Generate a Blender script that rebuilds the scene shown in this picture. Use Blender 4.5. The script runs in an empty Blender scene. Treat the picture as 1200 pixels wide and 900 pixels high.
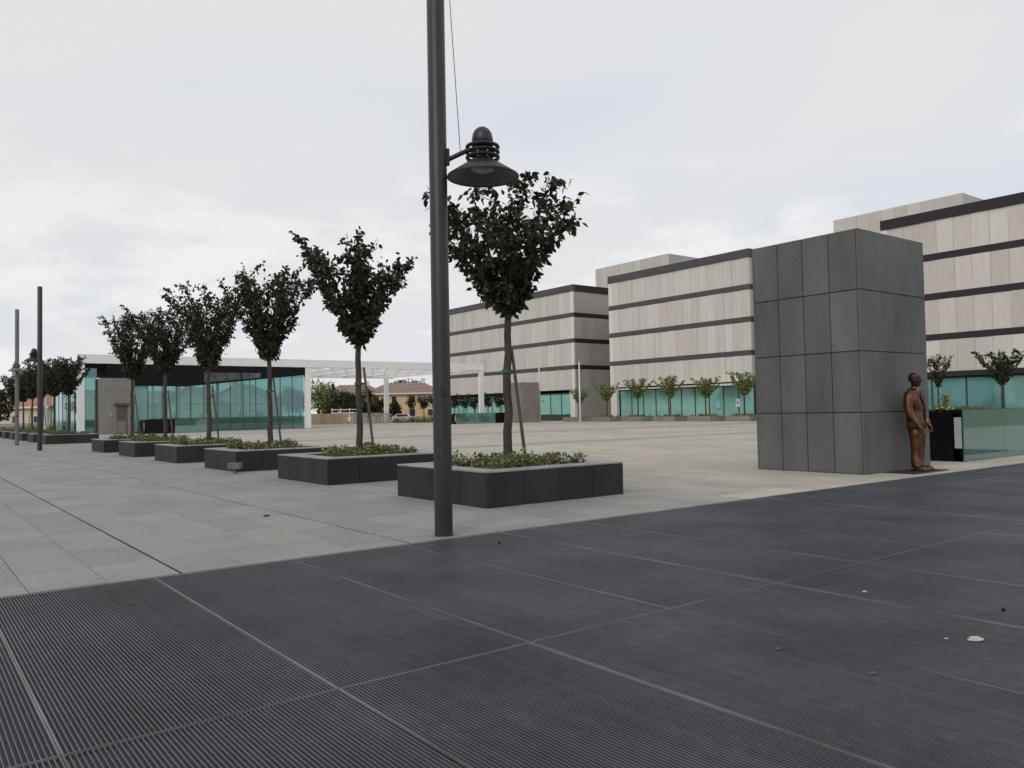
import bpy, math, random
import numpy as np
from mathutils import Matrix, Vector
random.seed(7)
scene = bpy.context.scene
COL = scene.collection

# ------------------------------------------------------------------ camera
F, YAW, PITCH, ROLL, EYE = 945.0, 0.6522, 0.0335, -0.0189, 1.6
cy, sy, cp, sp, cr, sr = math.cos(YAW), math.sin(YAW), math.cos(PITCH), math.sin(PITCH), math.cos(ROLL), math.sin(ROLL)
fwd = Vector((sy*cp, cy*cp, sp)); rgt = Vector((cy, -sy, 0)); up = rgt.cross(fwd)
r2 = cr*rgt + sr*up; u2 = -sr*rgt + cr*up
cam = bpy.data.objects.new('camera', bpy.data.cameras.new('camera'))
COL.objects.link(cam)
M = Matrix((r2, u2, -fwd)).transposed().to_4x4(); M.translation = Vector((0, 0, EYE))
cam.matrix_world = M
cam.data.sensor_width = 36; cam.data.lens = F/1200*36
cam.data.clip_start = 0.05; cam.data.clip_end = 3000
scene.camera = cam

# ------------------------------------------------------------------ light
scene.view_settings.view_transform = 'Standard'; scene.view_settings.look = 'None'
scene.view_settings.exposure = 0.0; scene.view_settings.gamma = 1.0
SUNDIR = Vector((-0.72, -0.42, 0.62)).normalized()      # towards the veiled sun
sun = bpy.data.objects.new('sun', bpy.data.lights.new('sun', 'SUN'))
sun.data.energy = 0.9; sun.data.angle = math.radians(28); sun.data.color = (1.0, 0.965, 0.92)
sun.rotation_euler = SUNDIR.to_track_quat('Z', 'Y').to_euler(); sun.location = (0, 0, 40)
COL.objects.link(sun)

world = bpy.data.worlds.new('World'); scene.world = world; world.use_nodes = True
wn, wl = world.node_tree.nodes, world.node_tree.links
wn.clear()
def W(t, **k):
    n = wn.new(t)
    for a, b in k.items(): setattr(n, a, b)
    return n
skyn = W('ShaderNodeTexSky', sky_type='NISHITA', sun_disc=False)
skyn.sun_elevation = math.asin(SUNDIR.z); skyn.sun_rotation = math.atan2(SUNDIR.x, SUNDIR.y)
tc = W('ShaderNodeTexCoord')
mp = W('ShaderNodeMapping'); mp.inputs['Scale'].default_value = (1.0, 1.0, 2.6); mp.inputs['Location'].default_value = (0.3, 1.7, 0.25)
wl.new(tc.outputs['Generated'], mp.inputs['Vector'])
n1 = W('ShaderNodeTexNoise'); n1.inputs['Scale'].default_value = 1.5; n1.inputs['Detail'].default_value = 4; n1.inputs['Roughness'].default_value = 0.5
wl.new(mp.outputs[0], n1.inputs['Vector'])
r1 = W('ShaderNodeValToRGB'); r1.color_ramp.elements[0].position = 0.36; r1.color_ramp.elements[1].position = 0.60
r1.color_ramp.elements[0].color = (7.0, 7.4, 8.1, 1); r1.color_ramp.elements[1].color = (8.0, 7.98, 8.05, 1)
def WM(op, a, b):
    n = W('ShaderNodeMath', operation=op)
    for i, v in enumerate((a, b)):
        if isinstance(v, (int, float)): n.inputs[i].default_value = v
        else: wl.new(v, n.inputs[i])
    return n.outputs[0]
dt = W('ShaderNodeVectorMath', operation='DOT_PRODUCT'); dt.inputs[1].default_value = (-0.75, 0.62, 0.2); wl.new(tc.outputs['Generated'], dt.inputs[0])
cover = WM('ADD', n1.outputs[0], WM('MULTIPLY', dt.outputs['Value'], 0.16))      # the cloud sheet is thicker towards the left
wl.new(cover, r1.inputs[0])
# low cumulus puffs near the horizon
mp2 = W('ShaderNodeMapping'); mp2.inputs['Scale'].default_value = (3.0, 3.0, 9.0)
wl.new(tc.outputs['Generated'], mp2.inputs['Vector'])
n2 = W('ShaderNodeTexNoise'); n2.inputs['Scale'].default_value = 1.6; n2.inputs['Detail'].default_value = 6; n2.inputs['Roughness'].default_value = 0.55
wl.new(mp2.outputs[0], n2.inputs['Vector'])
r2n = W('ShaderNodeValToRGB'); r2n.color_ramp.elements[0].position = 0.49; r2n.color_ramp.elements[1].position = 0.60
wl.new(n2.outputs[0], r2n.inputs[0])
mulp = W('ShaderNodeMath', operation='MULTIPLY'); mulp.inputs[1].default_value = 0.75
sepz = W('ShaderNodeSeparateXYZ'); wl.new(tc.outputs['Generated'], sepz.inputs[0])
lowm = W('ShaderNodeMapRange'); lowm.inputs['From Min'].default_value = 0.32; lowm.inputs['From Max'].default_value = 0.22; wl.new(sepz.outputs[2], lowm.inputs['Value'])
wl.new(WM('MULTIPLY', r2n.outputs[0], lowm.outputs[0]), mulp.inputs[0])
mixp = W('ShaderNodeMix', data_type='RGBA'); mixp.inputs['B'].default_value = (9.3, 9.2, 9.15, 1)
wl.new(mulp.outputs[0], mixp.inputs['Factor']); wl.new(r1.outputs[0], mixp.inputs['A'])
mixs = W('ShaderNodeMix', data_type='RGBA'); mixs.inputs['Factor'].default_value = 0.94
wl.new(skyn.outputs[0], mixs.inputs['A']); wl.new(mixp.outputs['Result'], mixs.inputs['B'])
bg = W('ShaderNodeBackground'); bg.inputs['Strength'].default_value = 0.1
wl.new(mixs.outputs['Result'], bg.inputs['Color'])
wo = W('ShaderNodeOutputWorld'); wl.new(bg.outputs[0], wo.inputs[0])

# ------------------------------------------------------------------ materials
MATS = {}
def mat(name, c, rough=0.7, metal=0.0, c2=None, rnd=0.0, big=0.0, bigs=0.6, fine=0.0, fines=40, bump=0.0, bumps=60, stretch=None, spec=0.5, trans=0.0, sheen=None):
    """Principled material: colour c (to c2 by piece), varied per object or island (rnd), by broad (big) and fine noise, with bump"""
    m = bpy.data.materials.new(name); m.use_nodes = True
    nt = m.node_tree; N, L = nt.nodes, nt.links
    b = N['Principled BSDF']; b.inputs['Roughness'].default_value = rough; b.inputs['Metallic'].default_value = metal
    b.inputs['Specular IOR Level'].default_value = spec
    geo = N.new('ShaderNodeNewGeometry'); oi = N.new('ShaderNodeObjectInfo')
    add = N.new('ShaderNodeMath'); add.operation = 'ADD'; fr = N.new('ShaderNodeMath'); fr.operation = 'FRACT'
    L.new(geo.outputs['Random Per Island'], add.inputs[0]); L.new(oi.outputs['Random'], add.inputs[1]); L.new(add.outputs[0], fr.inputs[0])
    rv = fr.outputs[0]
    mx = N.new('ShaderNodeMix'); mx.data_type = 'RGBA'
    mx.inputs['A'].default_value = (*c, 1); mx.inputs['B'].default_value = (*(c2 or c), 1); L.new(rv, mx.inputs['Factor'])
    out = mx.outputs['Result']
    def mul(sock, val):
        nonlocal out
        v = N.new('ShaderNodeMix'); v.data_type = 'RGBA'; v.blend_type = 'MULTIPLY'; v.inputs['Factor'].default_value = 1
        L.new(out, v.inputs['A']); L.new(sock, v.inputs['B']); out = v.outputs['Result']
    def rng(sock, lo, hi, a=0.0, bb=1.0):
        r = N.new('ShaderNodeMapRange'); r.inputs['From Min'].default_value = a; r.inputs['From Max'].default_value = bb
        r.inputs['To Min'].default_value = lo; r.inputs['To Max'].default_value = hi; L.new(sock, r.inputs['Value'])
        return r.outputs[0]
    if rnd: mul(rng(rv, 1-rnd, 1+rnd), None)
    pos = geo.outputs['Position']
    if stretch:
        q = N.new('ShaderNodeMapping'); q.inputs['Scale'].default_value = stretch; L.new(pos, q.inputs['Vector']); pos = q.outputs[0]
    def noise(s, d=4, vec=None):
        n = N.new('ShaderNodeTexNoise'); n.inputs['Scale'].default_value = s; n.inputs['Detail'].default_value = d
        L.new(vec or pos, n.inputs['Vector']); return n.outputs[0]
    if big: mul(rng(noise(bigs, 5), 1-big, 1+big, 0.3, 0.7), None)
    if fine: mul(rng(noise(fines, 3), 1-fine, 1+fine, 0.3, 0.7), None)
    if bump:
        bn = N.new('ShaderNodeBump'); bn.inputs['Strength'].default_value = bump; bn.inputs['Distance'].default_value = 0.01
        L.new(noise(bumps, 4), bn.inputs['Height']); L.new(bn.outputs[0], b.inputs['Normal'])
    L.new(out, b.inputs['Base Color'])
    if trans:
        tr = N.new('ShaderNodeBsdfTranslucent'); ms = N.new('ShaderNodeMixShader'); ms.inputs[0].default_value = trans
        L.new(out, tr.inputs['Color']); L.new(b.outputs[0], ms.inputs[1]); L.new(tr.outputs[0], ms.inputs[2])
        L.new(ms.outputs[0], N['Material Output'].inputs['Surface'])
    MATS[name] = m
    return m

def glass_mat(name, tint, refl=0.10, rough=0.02, body=None, bodyf=0.0, rnd=0.06):
    """thin tinted sheet: see-through tint + fresnel reflection (+ some milky body colour)"""
    m = bpy.data.materials.new(name); m.use_nodes = True
    nt = m.node_tree; N, L = nt.nodes, nt.links; N.clear()
    out = N.new('ShaderNodeOutputMaterial')
    t = N.new('ShaderNodeBsdfTransparent'); t.inputs[0].default_value = (*tint, 1)
    g = N.new('ShaderNodeBsdfGlossy'); g.inputs['Roughness'].default_value = rough; g.inputs[0].default_value = (0.75, 0.95, 0.92, 1)
    lw = N.new('ShaderNodeLayerWeight'); lw.inputs[0].default_value = 0.35
    mr = N.new('ShaderNodeMapRange'); mr.inputs['To Min'].default_value = refl; mr.inputs['To Max'].default_value = 0.9
    L.new(lw.outputs['Fresnel'], mr.inputs['Value'])
    prev = t.outputs[0]
    if bodyf:
        d = N.new('ShaderNodeBsdfDiffuse'); oi = N.new('ShaderNodeObjectInfo')
        mx = N.new('ShaderNodeMix'); mx.data_type = 'RGBA'; L.new(oi.outputs['Random'], mx.inputs['Factor'])
        mx.inputs['A'].default_value = (*[v*(1-rnd*3) for v in body], 1); mx.inputs['B'].default_value = (*[min(1, v*(1+rnd*3)) for v in body], 1)
        L.new(mx.outputs['Result'], d.inputs[0])
        ms = N.new('ShaderNodeMixShader'); ms.inputs[0].default_value = bodyf
        L.new(prev, ms.inputs[1]); L.new(d.outputs[0], ms.inputs[2]); prev = ms.outputs[0]
    ms = N.new('ShaderNodeMixShader'); L.new(mr.outputs[0], ms.inputs[0]); L.new(prev, ms.inputs[1]); L.new(g.outputs[0], ms.inputs[2])
    L.new(ms.outputs[0], out.inputs[0]); MATS[name] = m
    return m

def paving_mat(name, brick):
    """stone paving: grey by the tree row, sandy on the open square, with grey bands; far out the joints are drawn by a brick pattern"""
    m = mat(name, (0.258, 0.251, 0.234), rough=0.8, c2=(0.284, 0.275, 0.254), rnd=0.03, big=0.08, bigs=0.9, fine=0.10, fines=14, bump=0.25, bumps=45, spec=0.25)
    N, L = m.node_tree.nodes, m.node_tree.links
    geo = [n for n in N if n.type == 'NEW_GEOMETRY'][0]
    b = N['Principled BSDF']; src = b.inputs['Base Color'].links[0].from_socket
    sep = N.new('ShaderNodeSeparateXYZ'); L.new(geo.outputs['Position'], sep.inputs[0])
    def mr(s, a, c, lo=0., hi=1.):
        r = N.new('ShaderNodeMapRange'); L.new(s, r.inputs['Value']); r.inputs['From Min'].default_value = a; r.inputs['From Max'].default_value = c
        r.inputs['To Min'].default_value = lo; r.inputs['To Max'].default_value = hi; return r.outputs[0]
    def mt(op, a, c):
        r = N.new('ShaderNodeMath'); r.operation = op
        for i, v in enumerate((a, c)):
            if isinstance(v, (int, float)): r.inputs[i].default_value = v
            else: L.new(v, r.inputs[i])
        return r.outputs[0]
    X, Y = sep.outputs[0], sep.outputs[1]
    zone = mt('MAXIMUM', mr(X, 9.5, 15.5), mt('MULTIPLY', mr(X, 11.75, 11.8), mr(Y, 9.45, 9.4)))
    def band(s, a, c): return mt('MULTIPLY', mr(s, a, a+.05), mr(s, c+.05, c))
    bands = mt('MAXIMUM', band(Y, 46.2, 49.4), band(Y, 29.6, 31.2))
    bands = mt('MAXIMUM', bands, band(Y, 73, 76))
    nz = N.new('ShaderNodeTexNoise'); nz.inputs['Scale'].default_value = 0.16; nz.inputs['Detail'].default_value = 3; L.new(geo.outputs['Position'], nz.inputs['Vector'])
    sand = mt('MULTIPLY', zone, mt('SUBTRACT', 1.0, mt('MULTIPLY', bands, 0.75)))
    sand = mt('MULTIPLY', sand, mr(nz.outputs[0], 0.3, 0.6, 0.55, 1.0))
    mx = N.new('ShaderNodeMix'); mx.data_type = 'RGBA'; mx.blend_type = 'MULTIPLY'; L.new(sand, mx.inputs['Factor'])
    L.new(src, mx.inputs['A']); mx.inputs['B'].default_value = (1.66, 1.53, 1.38, 1); mx.clamp_result = False
    out = mx.outputs['Result']
    if brick:
        sw = N.new('ShaderNodeCombineXYZ'); L.new(Y, sw.inputs[0]); L.new(X, sw.inputs[1])
        bt = N.new('ShaderNodeTexBrick'); bt.inputs['Scale'].default_value = 1; bt.inputs['Brick Width'].default_value = 1.033
        bt.inputs['Row Height'].default_value = 0.6725; bt.inputs['Mortar Size'].default_value = 0.008
        bt.inputs['Color1'].default_value = (0.92, 0.92, 0.92, 1); bt.inputs['Color2'].default_value = (1.06, 1.06, 1.06, 1); bt.inputs['Mortar'].default_value = (0.6, 0.6, 0.6, 1)
        L.new(sw.outputs[0], bt.inputs['Vector'])
        m2 = N.new('ShaderNodeMix'); m2.data_type = 'RGBA'; m2.blend_type = 'MULTIPLY'; m2.inputs['Factor'].default_value = 1
        L.new(out, m2.inputs['A']); L.new(bt.outputs[0], m2.inputs['B']); out = m2.outputs['Result']
    L.new(out, b.inputs['Base Color'])
    return m

paving_mat('paving', False); paving_mat('paving_far', True)
mat('joint', (0.022, 0.021, 0.019), 0.95, spec=0.1)
mat('earth', (0.16, 0.17, 0.10), 0.95, big=0.3, bigs=0.05)
mat('pit', (0.105, 0.110, 0.118), 0.9)
mat('bars', (0.082, 0.086, 0.093), 0.45, metal=0.1, spec=0.5, c2=(0.100, 0.106, 0.118), big=0.24, bigs=0.8, fine=0.12, fines=9)
mat('grate_frame', (0.09, 0.092, 0.096), 0.5, metal=0.2, c2=(0.165, 0.168, 0.174), big=0.45, bigs=1.1)
mat('planter_stone', (0.022, 0.021, 0.0215), 0.65, c2=(0.031, 0.029, 0.030), spec=0.3, big=0.22, bigs=1.6, fine=0.12, fines=30, bump=0.15, bumps=90, stretch=(1, 1, .5))
mat('coping', (0.27, 0.262, 0.255), 0.6, big=0.2, bigs=2.5, fine=0.1, fines=30)
mat('soil', (0.05, 0.038, 0.028), 0.95, fine=0.3, fines=15)
mat('granite', (0.112, 0.114, 0.111), 0.7, spec=0.3, rnd=.05, c2=(0.128, 0.129, 0.124), big=0.22, bigs=1.1, fine=0.16, fines=55, bump=0.12, bumps=120, stretch=(1, 1, .35))
mat('granite_joint', (0.03, 0.03, 0.03), 0.9)
mat('post_metal', (0.028, 0.027, 0.031), 0.42, metal=0.2, big=0.15, bigs=1.5, fine=0.06, fines=60, stretch=(1, 1, .3))
mat('post_dark', (0.018, 0.018, 0.020), 0.6)
mat('reflector', (0.10, 0.10, 0.098), 0.5)
mat('lens', (0.34, 0.33, 0.30), 0.35)
mat('far_post', (0.14, 0.12, 0.125), 0.5)
mat('pale_mast', (0.55, 0.54, 0.53), 0.4, metal=0.3)
mat('bronze', (0.125, 0.062, 0.035), 0.36, metal=0.75, big=0.7, bigs=6, fine=0.25, fines=25, bump=1.0, bumps=13, stretch=(1, 1, .7))
mat('bronze_dark', (0.055, 0.032, 0.022), 0.36, metal=0.6, big=0.3, bigs=6, bump=0.4, bumps=40)
mat('plate', (0.045, 0.030, 0.026), 0.6, metal=0.3, big=0.3, bigs=4)
mat('bark', (0.055, 0.042, 0.034), 0.9, big=0.3, bigs=6, fine=0.35, fines=30, bump=0.9, bumps=24, stretch=(1.5, 1.5, .4))
mat('stake', (0.10, 0.075, 0.06), 0.85, big=0.2, bigs=3)
mat('tie', (0.02, 0.10, 0.06), 0.7)
mat('leaf_dark', (0.020, 0.029, 0.013), 0.6, c2=(0.045, 0.058, 0.025), rnd=0.2, spec=0.22, trans=0.08)
mat('leaf_green', (0.13, 0.17, 0.055), 0.6, c2=(0.24, 0.27, 0.10), rnd=0.25, spec=0.3, trans=0.2)
mat('leaf_cover', (0.065, 0.09, 0.028), 0.6, c2=(0.22, 0.235, 0.10), rnd=0.3, spec=0.3, trans=0.2)
mat('leaf_yellow', (0.24, 0.27, 0.06), 0.6, c2=(0.30, 0.33, 0.10), rnd=0.2, trans=0.2)
mat('petal', (0.75, 0.73, 0.68), 0.6)
mat('clad', (0.565, 0.525, 0.48), 0.5, metal=0.0, c2=(0.61, 0.575, 0.53), rnd=0.03, big=0.07, bigs=1.3, stretch=(2.5, 2.5, .06), fine=0.09, fines=5)
mat('clad_two_tone', (0.535, 0.49, 0.445), 0.5, c2=(0.64, 0.605, 0.555), rnd=0.03, big=0.05, bigs=2.5, stretch=(2.5, 2.5, .12), fine=0.07, fines=9)
mat('clad_pale', (0.72, 0.69, 0.65), 0.5)
mat('clad_end', (0.43, 0.395, 0.365), 0.4, metal=0.1, c2=(0.48, 0.45, 0.42), rnd=0.03, big=0.05, bigs=2.5, stretch=(2.5, 2.5, .12), fine=0.07, fines=9)  # darker copy of the cladding, the end walls' shade put into its colour
mat('band', (0.062, 0.055, 0.062), 0.45, big=0.1, bigs=0.5)
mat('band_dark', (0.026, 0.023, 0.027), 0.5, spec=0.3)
mat('void', (0.010, 0.009, 0.012), 0.85, spec=0.2)
mat('teal_pane', (0.23, 0.50, 0.43), 0.1, c2=(0.31, 0.60, 0.52), big=0.12, bigs=0.35, spec=0.6)
mat('teal_dark', (0.09, 0.26, 0.255), 0.08, c2=(0.20, 0.42, 0.385), big=0.25, bigs=0.5, spec=0.6)
mat('mullion', (0.04, 0.055, 0.055), 0.5)
mat('white_steel', (0.80, 0.79, 0.77), 0.45, big=0.03, bigs=1)
mat('concrete', (0.215, 0.195, 0.18), 0.8, c2=(0.24, 0.22, 0.20), big=0.14, bigs=0.8, fine=0.08, fines=12, stretch=(1, 1, .3))
mat('painted_reflection', (0.40, 0.44, 0.42), 0.4)
mat('concrete_dark', (0.10, 0.092, 0.086), 0.8)
mat('door_tan', (0.22, 0.17, 0.14), 0.7)
mat('dim_glass', (0.05, 0.06, 0.06), 0.15, c2=(0.09, 0.10, 0.10), big=0.6, bigs=1.5)
mat('black_panel', (0.006, 0.006, 0.007), 0.4, spec=0.15)
glass_mat('glass_clear', (0.38, 0.70, 0.67), refl=0.13, body=(0.04, 0.14, 0.135), bodyf=0.22)
glass_mat('glass_parapet', (0.35, 0.6, 0.55), refl=0.26, body=(0.14, 0.28, 0.245), bodyf=0.55)
mat('wall_yellow', (0.68, 0.52, 0.30), 0.85, big=0.08, bigs=0.4)
mat('wall_cream', (0.62, 0.53, 0.42), 0.85, big=0.08, bigs=0.4)
mat('wall_beige', (0.40, 0.33, 0.26), 0.85, big=0.08, bigs=0.4)
mat('roof_brown', (0.25, 0.175, 0.145), 0.85, big=0.2, bigs=1.2, fine=0.15, fines=6)
mat('roof_orange', (0.40, 0.19, 0.125), 0.85, big=0.2, bigs=1.2, fine=0.15, fines=6)
mat('window_glass', (0.04, 0.045, 0.05), 0.15)
mat('shutter', (0.12, 0.08, 0.055), 0.7)
mat('fence_wood', (0.34, 0.25, 0.18), 0.8, c2=(0.38, 0.28, 0.20), rnd=0.1)
mat('fence_grey', (0.30, 0.28, 0.26), 0.8, c2=(0.36, 0.33, 0.31), rnd=0.1)
mat('car_white', (0.75, 0.75, 0.76), 0.25)
mat('tyre', (0.02, 0.02, 0.02), 0.8)
mat('sign_white', (0.75, 0.78, 0.76), 0.6); mat('sign_blue', (0.25, 0.62, 0.72), 0.6); mat('ink', (0.04, 0.05, 0.06), 0.7)
mat('stain_white', (0.42, 0.42, 0.38), 0.9, big=0.15, bigs=20)
mat('stain_dust', (0.085, 0.083, 0.078), 0.9, big=0.3, bigs=14)

# ------------------------------------------------------------------ mesh helpers
class MB:
    def __init__(s): s.v = []; s.f = []; s.sm = []
    def add(s, vs, fs, smooth=False):
        k = len(s.v); s.v += [tuple(p) for p in vs]; s.f += [tuple(i+k for i in f) for f in fs]; s.sm += [smooth]*len(fs)
        return s
    def box(s, x0, y0, z0, x1, y1, z1):
        vs = [(x, y, z) for z in (z0, z1) for x, y in ((x0, y0), (x1, y0), (x1, y1), (x0, y1))]
        return s.add(vs, [(3, 2, 1, 0), (4, 5, 6, 7), (0, 1, 5, 4), (1, 2, 6, 5), (2, 3, 7, 6), (3, 0, 4, 7)])
    def cbox(s, x0, y0, z0, x1, y1, z1, c=0.005):
        lo = (x0, y0, z0); hi = (x1, y1, z1); ctr = [(a+b)/2 for a, b in zip(lo, hi)]
        vs = []; ix = {}
        for sx in (0, 1):
            for sy_ in (0, 1):
                for sz in (0, 1):
                    sg = (sx, sy_, sz)
                    for a in range(3):
                        p = [(hi[i] if sg[i] else lo[i]) + (0 if i == a else (-c if sg[i] else c)) for i in range(3)]
                        ix[sg, a] = len(vs); vs.append(p)
        fs = []
        def face(ids):
            p = [Vector(vs[i]) for i in ids]; n = (p[1]-p[0]).cross(p[2]-p[0]); m = sum(p, Vector())/len(p) - Vector(ctr)
            fs.append(tuple(ids) if n.dot(m) > 0 else tuple(reversed(ids)))
        for a in range(3):
            b, d = (a+1) % 3, (a+2) % 3
            def sg(va, vb, vd): q = [0, 0, 0]; q[a] = va; q[b] = vb; q[d] = vd; return tuple(q)
            for va in (0, 1): face([ix[sg(va, p, q), a] for p, q in ((0, 0), (1, 0), (1, 1), (0, 1))])
            for vb in (0, 1):
                for vd in (0, 1): face([ix[sg(0, vb, vd), b], ix[sg(1, vb, vd), b], ix[sg(1, vb, vd), d], ix[sg(0, vb, vd), d]])
        for k in [(x, y, z) for x in (0, 1) for y in (0, 1) for z in (0, 1)]: face([ix[k, 0], ix[k, 1], ix[k, 2]])
        return s.add(vs, fs)
    def prism(s, poly, z0, z1):
        n = len(poly); vs = [(x, y, z0) for x, y in poly] + [(x, y, z1) for x, y in poly]
        return s.add(vs, [tuple(reversed(range(n))), tuple(range(n, 2*n))] + [(i, (i+1) % n, n+(i+1) % n, n+i) for i in range(n)])
    def xprism(s, poly, y0, y1):          # polygon in xz, extruded along y
        n = len(poly); vs = [(x, y0, z) for x, z in poly] + [(x, y1, z) for x, z in poly]
        return s.add(vs, [tuple(range(n)), tuple(reversed(range(n, 2*n)))] + [(i, n+i, n+(i+1) % n, (i+1) % n) for i in range(n)])
    def tube(s, pts, rad, n=8, cap=True):
        pts = [Vector(p) for p in pts]; vs = []; fs = []
        if not hasattr(rad, '__len__'): rad = [rad]*len(pts)
        a = None
        for i, p in enumerate(pts):
            t = (pts[min(i+1, len(pts)-1)] - pts[max(i-1, 0)]).normalized()
            if a is None: a = t.orthogonal().normalized()
            a = (a - t*a.dot(t)).normalized(); b = t.cross(a)
            for k in range(n):
                g = 2*math.pi*k/n; vs.append(p + (a*math.cos(g) + b*math.sin(g))*rad[i])
        for i in range(len(pts)-1):
            for k in range(n): fs.append((i*n+k, i*n+(k+1) % n, (i+1)*n+(k+1) % n, (i+1)*n+k))
        s.add(vs, fs, True)
        if cap:
            s.add(vs[:n], [tuple(reversed(range(n)))]); s.add(vs[-n:], [tuple(range(n))])
        return s
    def lathe(s, prof, n=24, cx=0, cyy=0, smooth=True):
        vs = []; fs = []
        for r, z in prof:
            for k in range(n): g = 2*math.pi*k/n; vs.append((cx+r*math.cos(g), cyy+r*math.sin(g), z))
        for i in range(len(prof)-1):
            for k in range(n): fs.append((i*n+k, i*n+(k+1) % n, (i+1)*n+(k+1) % n, (i+1)*n+k))
        return s.add(vs, fs, smooth)
    def torus(s, R_, r_, z, n=24, m=8):
        return s.lathe([(R_+r_*math.cos(2*math.pi*k/m), z+r_*math.sin(2*math.pi*k/m)) for k in range(m+1)], n)
    def loft(s, rings, cap=True):         # rings of equal length, smooth
        n = len(rings[0]); vs = [p for r in rings for p in r]; fs = []
        for i in range(len(rings)-1):
            for k in range(n): fs.append((i*n+k, i*n+(k+1) % n, (i+1)*n+(k+1) % n, (i+1)*n+k))
        if cap: fs += [tuple(reversed(range(n))), tuple(range((len(rings)-1)*n, len(rings)*n))]
        return s.add(vs, fs, True)
    def mesh(s, name, m=None):
        me = bpy.data.meshes.new(name); me.from_pydata(s.v, [], s.f); me.polygons.foreach_set('use_smooth', s.sm)
        if m: me.materials.append(MATS[m] if isinstance(m, str) else m)
        me.update(); return me
def link(name, me, parent=None, loc=(0, 0, 0), rz=0):
    o = bpy.data.objects.new(name, me); COL.objects.link(o); o.location = loc; o.rotation_euler = (0, 0, rz)
    if parent: o.parent = parent
    return o
def ob(name, mb, m, parent=None, loc=(0, 0, 0), rz=0, label=None, kind=None):
    o = link(name, mb.mesh(name, m), parent, loc, rz)
    if label: o['label'] = label
    if kind: o['kind'] = kind
    return o
def tag(o, label, cat, group=None, kind=None):
    o['label'] = label; o['category'] = cat
    if group: o['group'] = group
    if kind: o['kind'] = kind
    return o
def thing(name, label, cat, loc=(0, 0, 0), rz=0, group=None, kind=None):
    return tag(link(name, None, None, loc, rz), label, cat, group, kind)
def struct(name, mb, m, label=None):
    o = ob(name, mb, m); o['kind'] = 'structure'
    if label: o['label'] = label
    return o
def kids(o): return [c for c in ALL if c.parent == o]
def dup(root, loc, rz=0, label=None, scale=None):
    r = root.copy(); COL.objects.link(r); r.location = loc; r.rotation_euler = (0, 0, rz)
    if label: r['label'] = label
    if scale: r.scale = scale
    for ch in list(root.children):
        c = ch.copy(); COL.objects.link(c); c.parent = r
        for g in ch.children:
            d = g.copy(); COL.objects.link(d); d.parent = c
    return r
_cache = {}
def piece(name, size, m, parent, loc, c=0.004):
    """one chamfered block of a given size; equal sizes share one mesh"""
    k = (name, tuple(round(v, 3) for v in size), m, c)
    if k not in _cache: _cache[k] = MB().cbox(0, 0, 0, *size, c=c).mesh(name, m)
    return link(name, _cache[k], parent, loc)

# ------------------------------------------------------------------ ground
struct('ground', MB().add([(-1500, -1500, -.25), (1500, -1500, -.25), (1500, 1500, -.25), (-1500, 1500, -.25)], [(0, 1, 2, 3)]), 'earth')
GX0, GX1, GY0, GY1 = -5.08, 29.2, 0.2, 8.64
PX0, PX1, PY0, PY1 = -12.46, 43.69, 8.72, 46.95
struct('paving_bed', MB().box(PX0, PY0, -.2, PX1, PY1, -.034), 'joint')
far = MB()
for x0, y0, x1, y1 in ((PX1, GY0-3, 80.05, 122), (PX0, PY1, PX1, 122), (-70, -3, PX0, 160), (GX1+.06, GY0-3, PX1, PY0), (PX0, GY0-3, GX0-.06, PY0)):
    far.add([(x0, y0, -.002), (x1, y0, -.002), (x1, y1, -.002), (x0, y1, -.002)], [(0, 1, 2, 3)])
struct('square', far, 'paving_far')
pave = thing('paving', 'stone slab paving of the square', 'paving'); del pave['category']; pave['kind'] = 'structure'; del pave['label']
# slabs: columns 0.6725 m wide, cross joints every 3.1 m with irregular pieces between; every fourth column joint is a wide one
slabs = []
rs = random.Random(3)
ci = 0; x = 5.02 - .6725*26
while x < PX1 - .1:
    wide = (ci - 26) % 4 == 0
    xa = x + (.028 if wide and x < 7 else .003); xb = x + .6725 - .0035
    y = PY0
    segs = [0.36, 0.67] if rs.random() < .5 else [1.03]
    for s_ in segs: slabs.append((xa, y+.004, xb, y+s_-.004)); y += s_
    while y < PY1 - .2:
        for s_ in rs.choice(([1.55, 1.55], [1.033]*3, [0.775, 0.775, 1.55], [1.55, 0.775, 0.775], [1.033, 0.775, 1.292], [1.292, 1.808])):
            y2 = min(y+s_, PY1); slabs.append((xa, y+.005, xb, y2-.005)); y = y2
            if y >= PY1: break
    x += .6725; ci += 1
def dist(sl):
    mx_, my_ = (sl[0]+sl[2])/2, (sl[1]+sl[3])/2
    d = mx_*sy + my_*cy; px = (mx_*cy - my_*sy)/max(d, .1)*F
    return d + (0 if abs(px) < 640 else 200)
slabs.sort(key=dist)
for xa, ya, xb, yb in slabs[:300]:
    dz = rs.choice((0, 0, 0.0015, 0.003))
    piece('slab', (xb-xa, yb-ya, .03), 'paving', pave, (xa, ya, -.03+dz), .004)
rest = MB()
for xa, ya, xb, yb in slabs[300:]: 
    dz = rs.choice((0, 0, 0.0015)); rest.cbox(xa, ya, -.03, xb, yb, dz, .003)
ob('slab', rest, 'paving', pave, kind='stuff')
for x_ in (-.36, 2.33, 5.02): ob('drain_slot', MB().box(x_-.004, PY0+.01, -.03, x_+.018, PY1-.01, -.003), 'void', pave)

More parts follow.
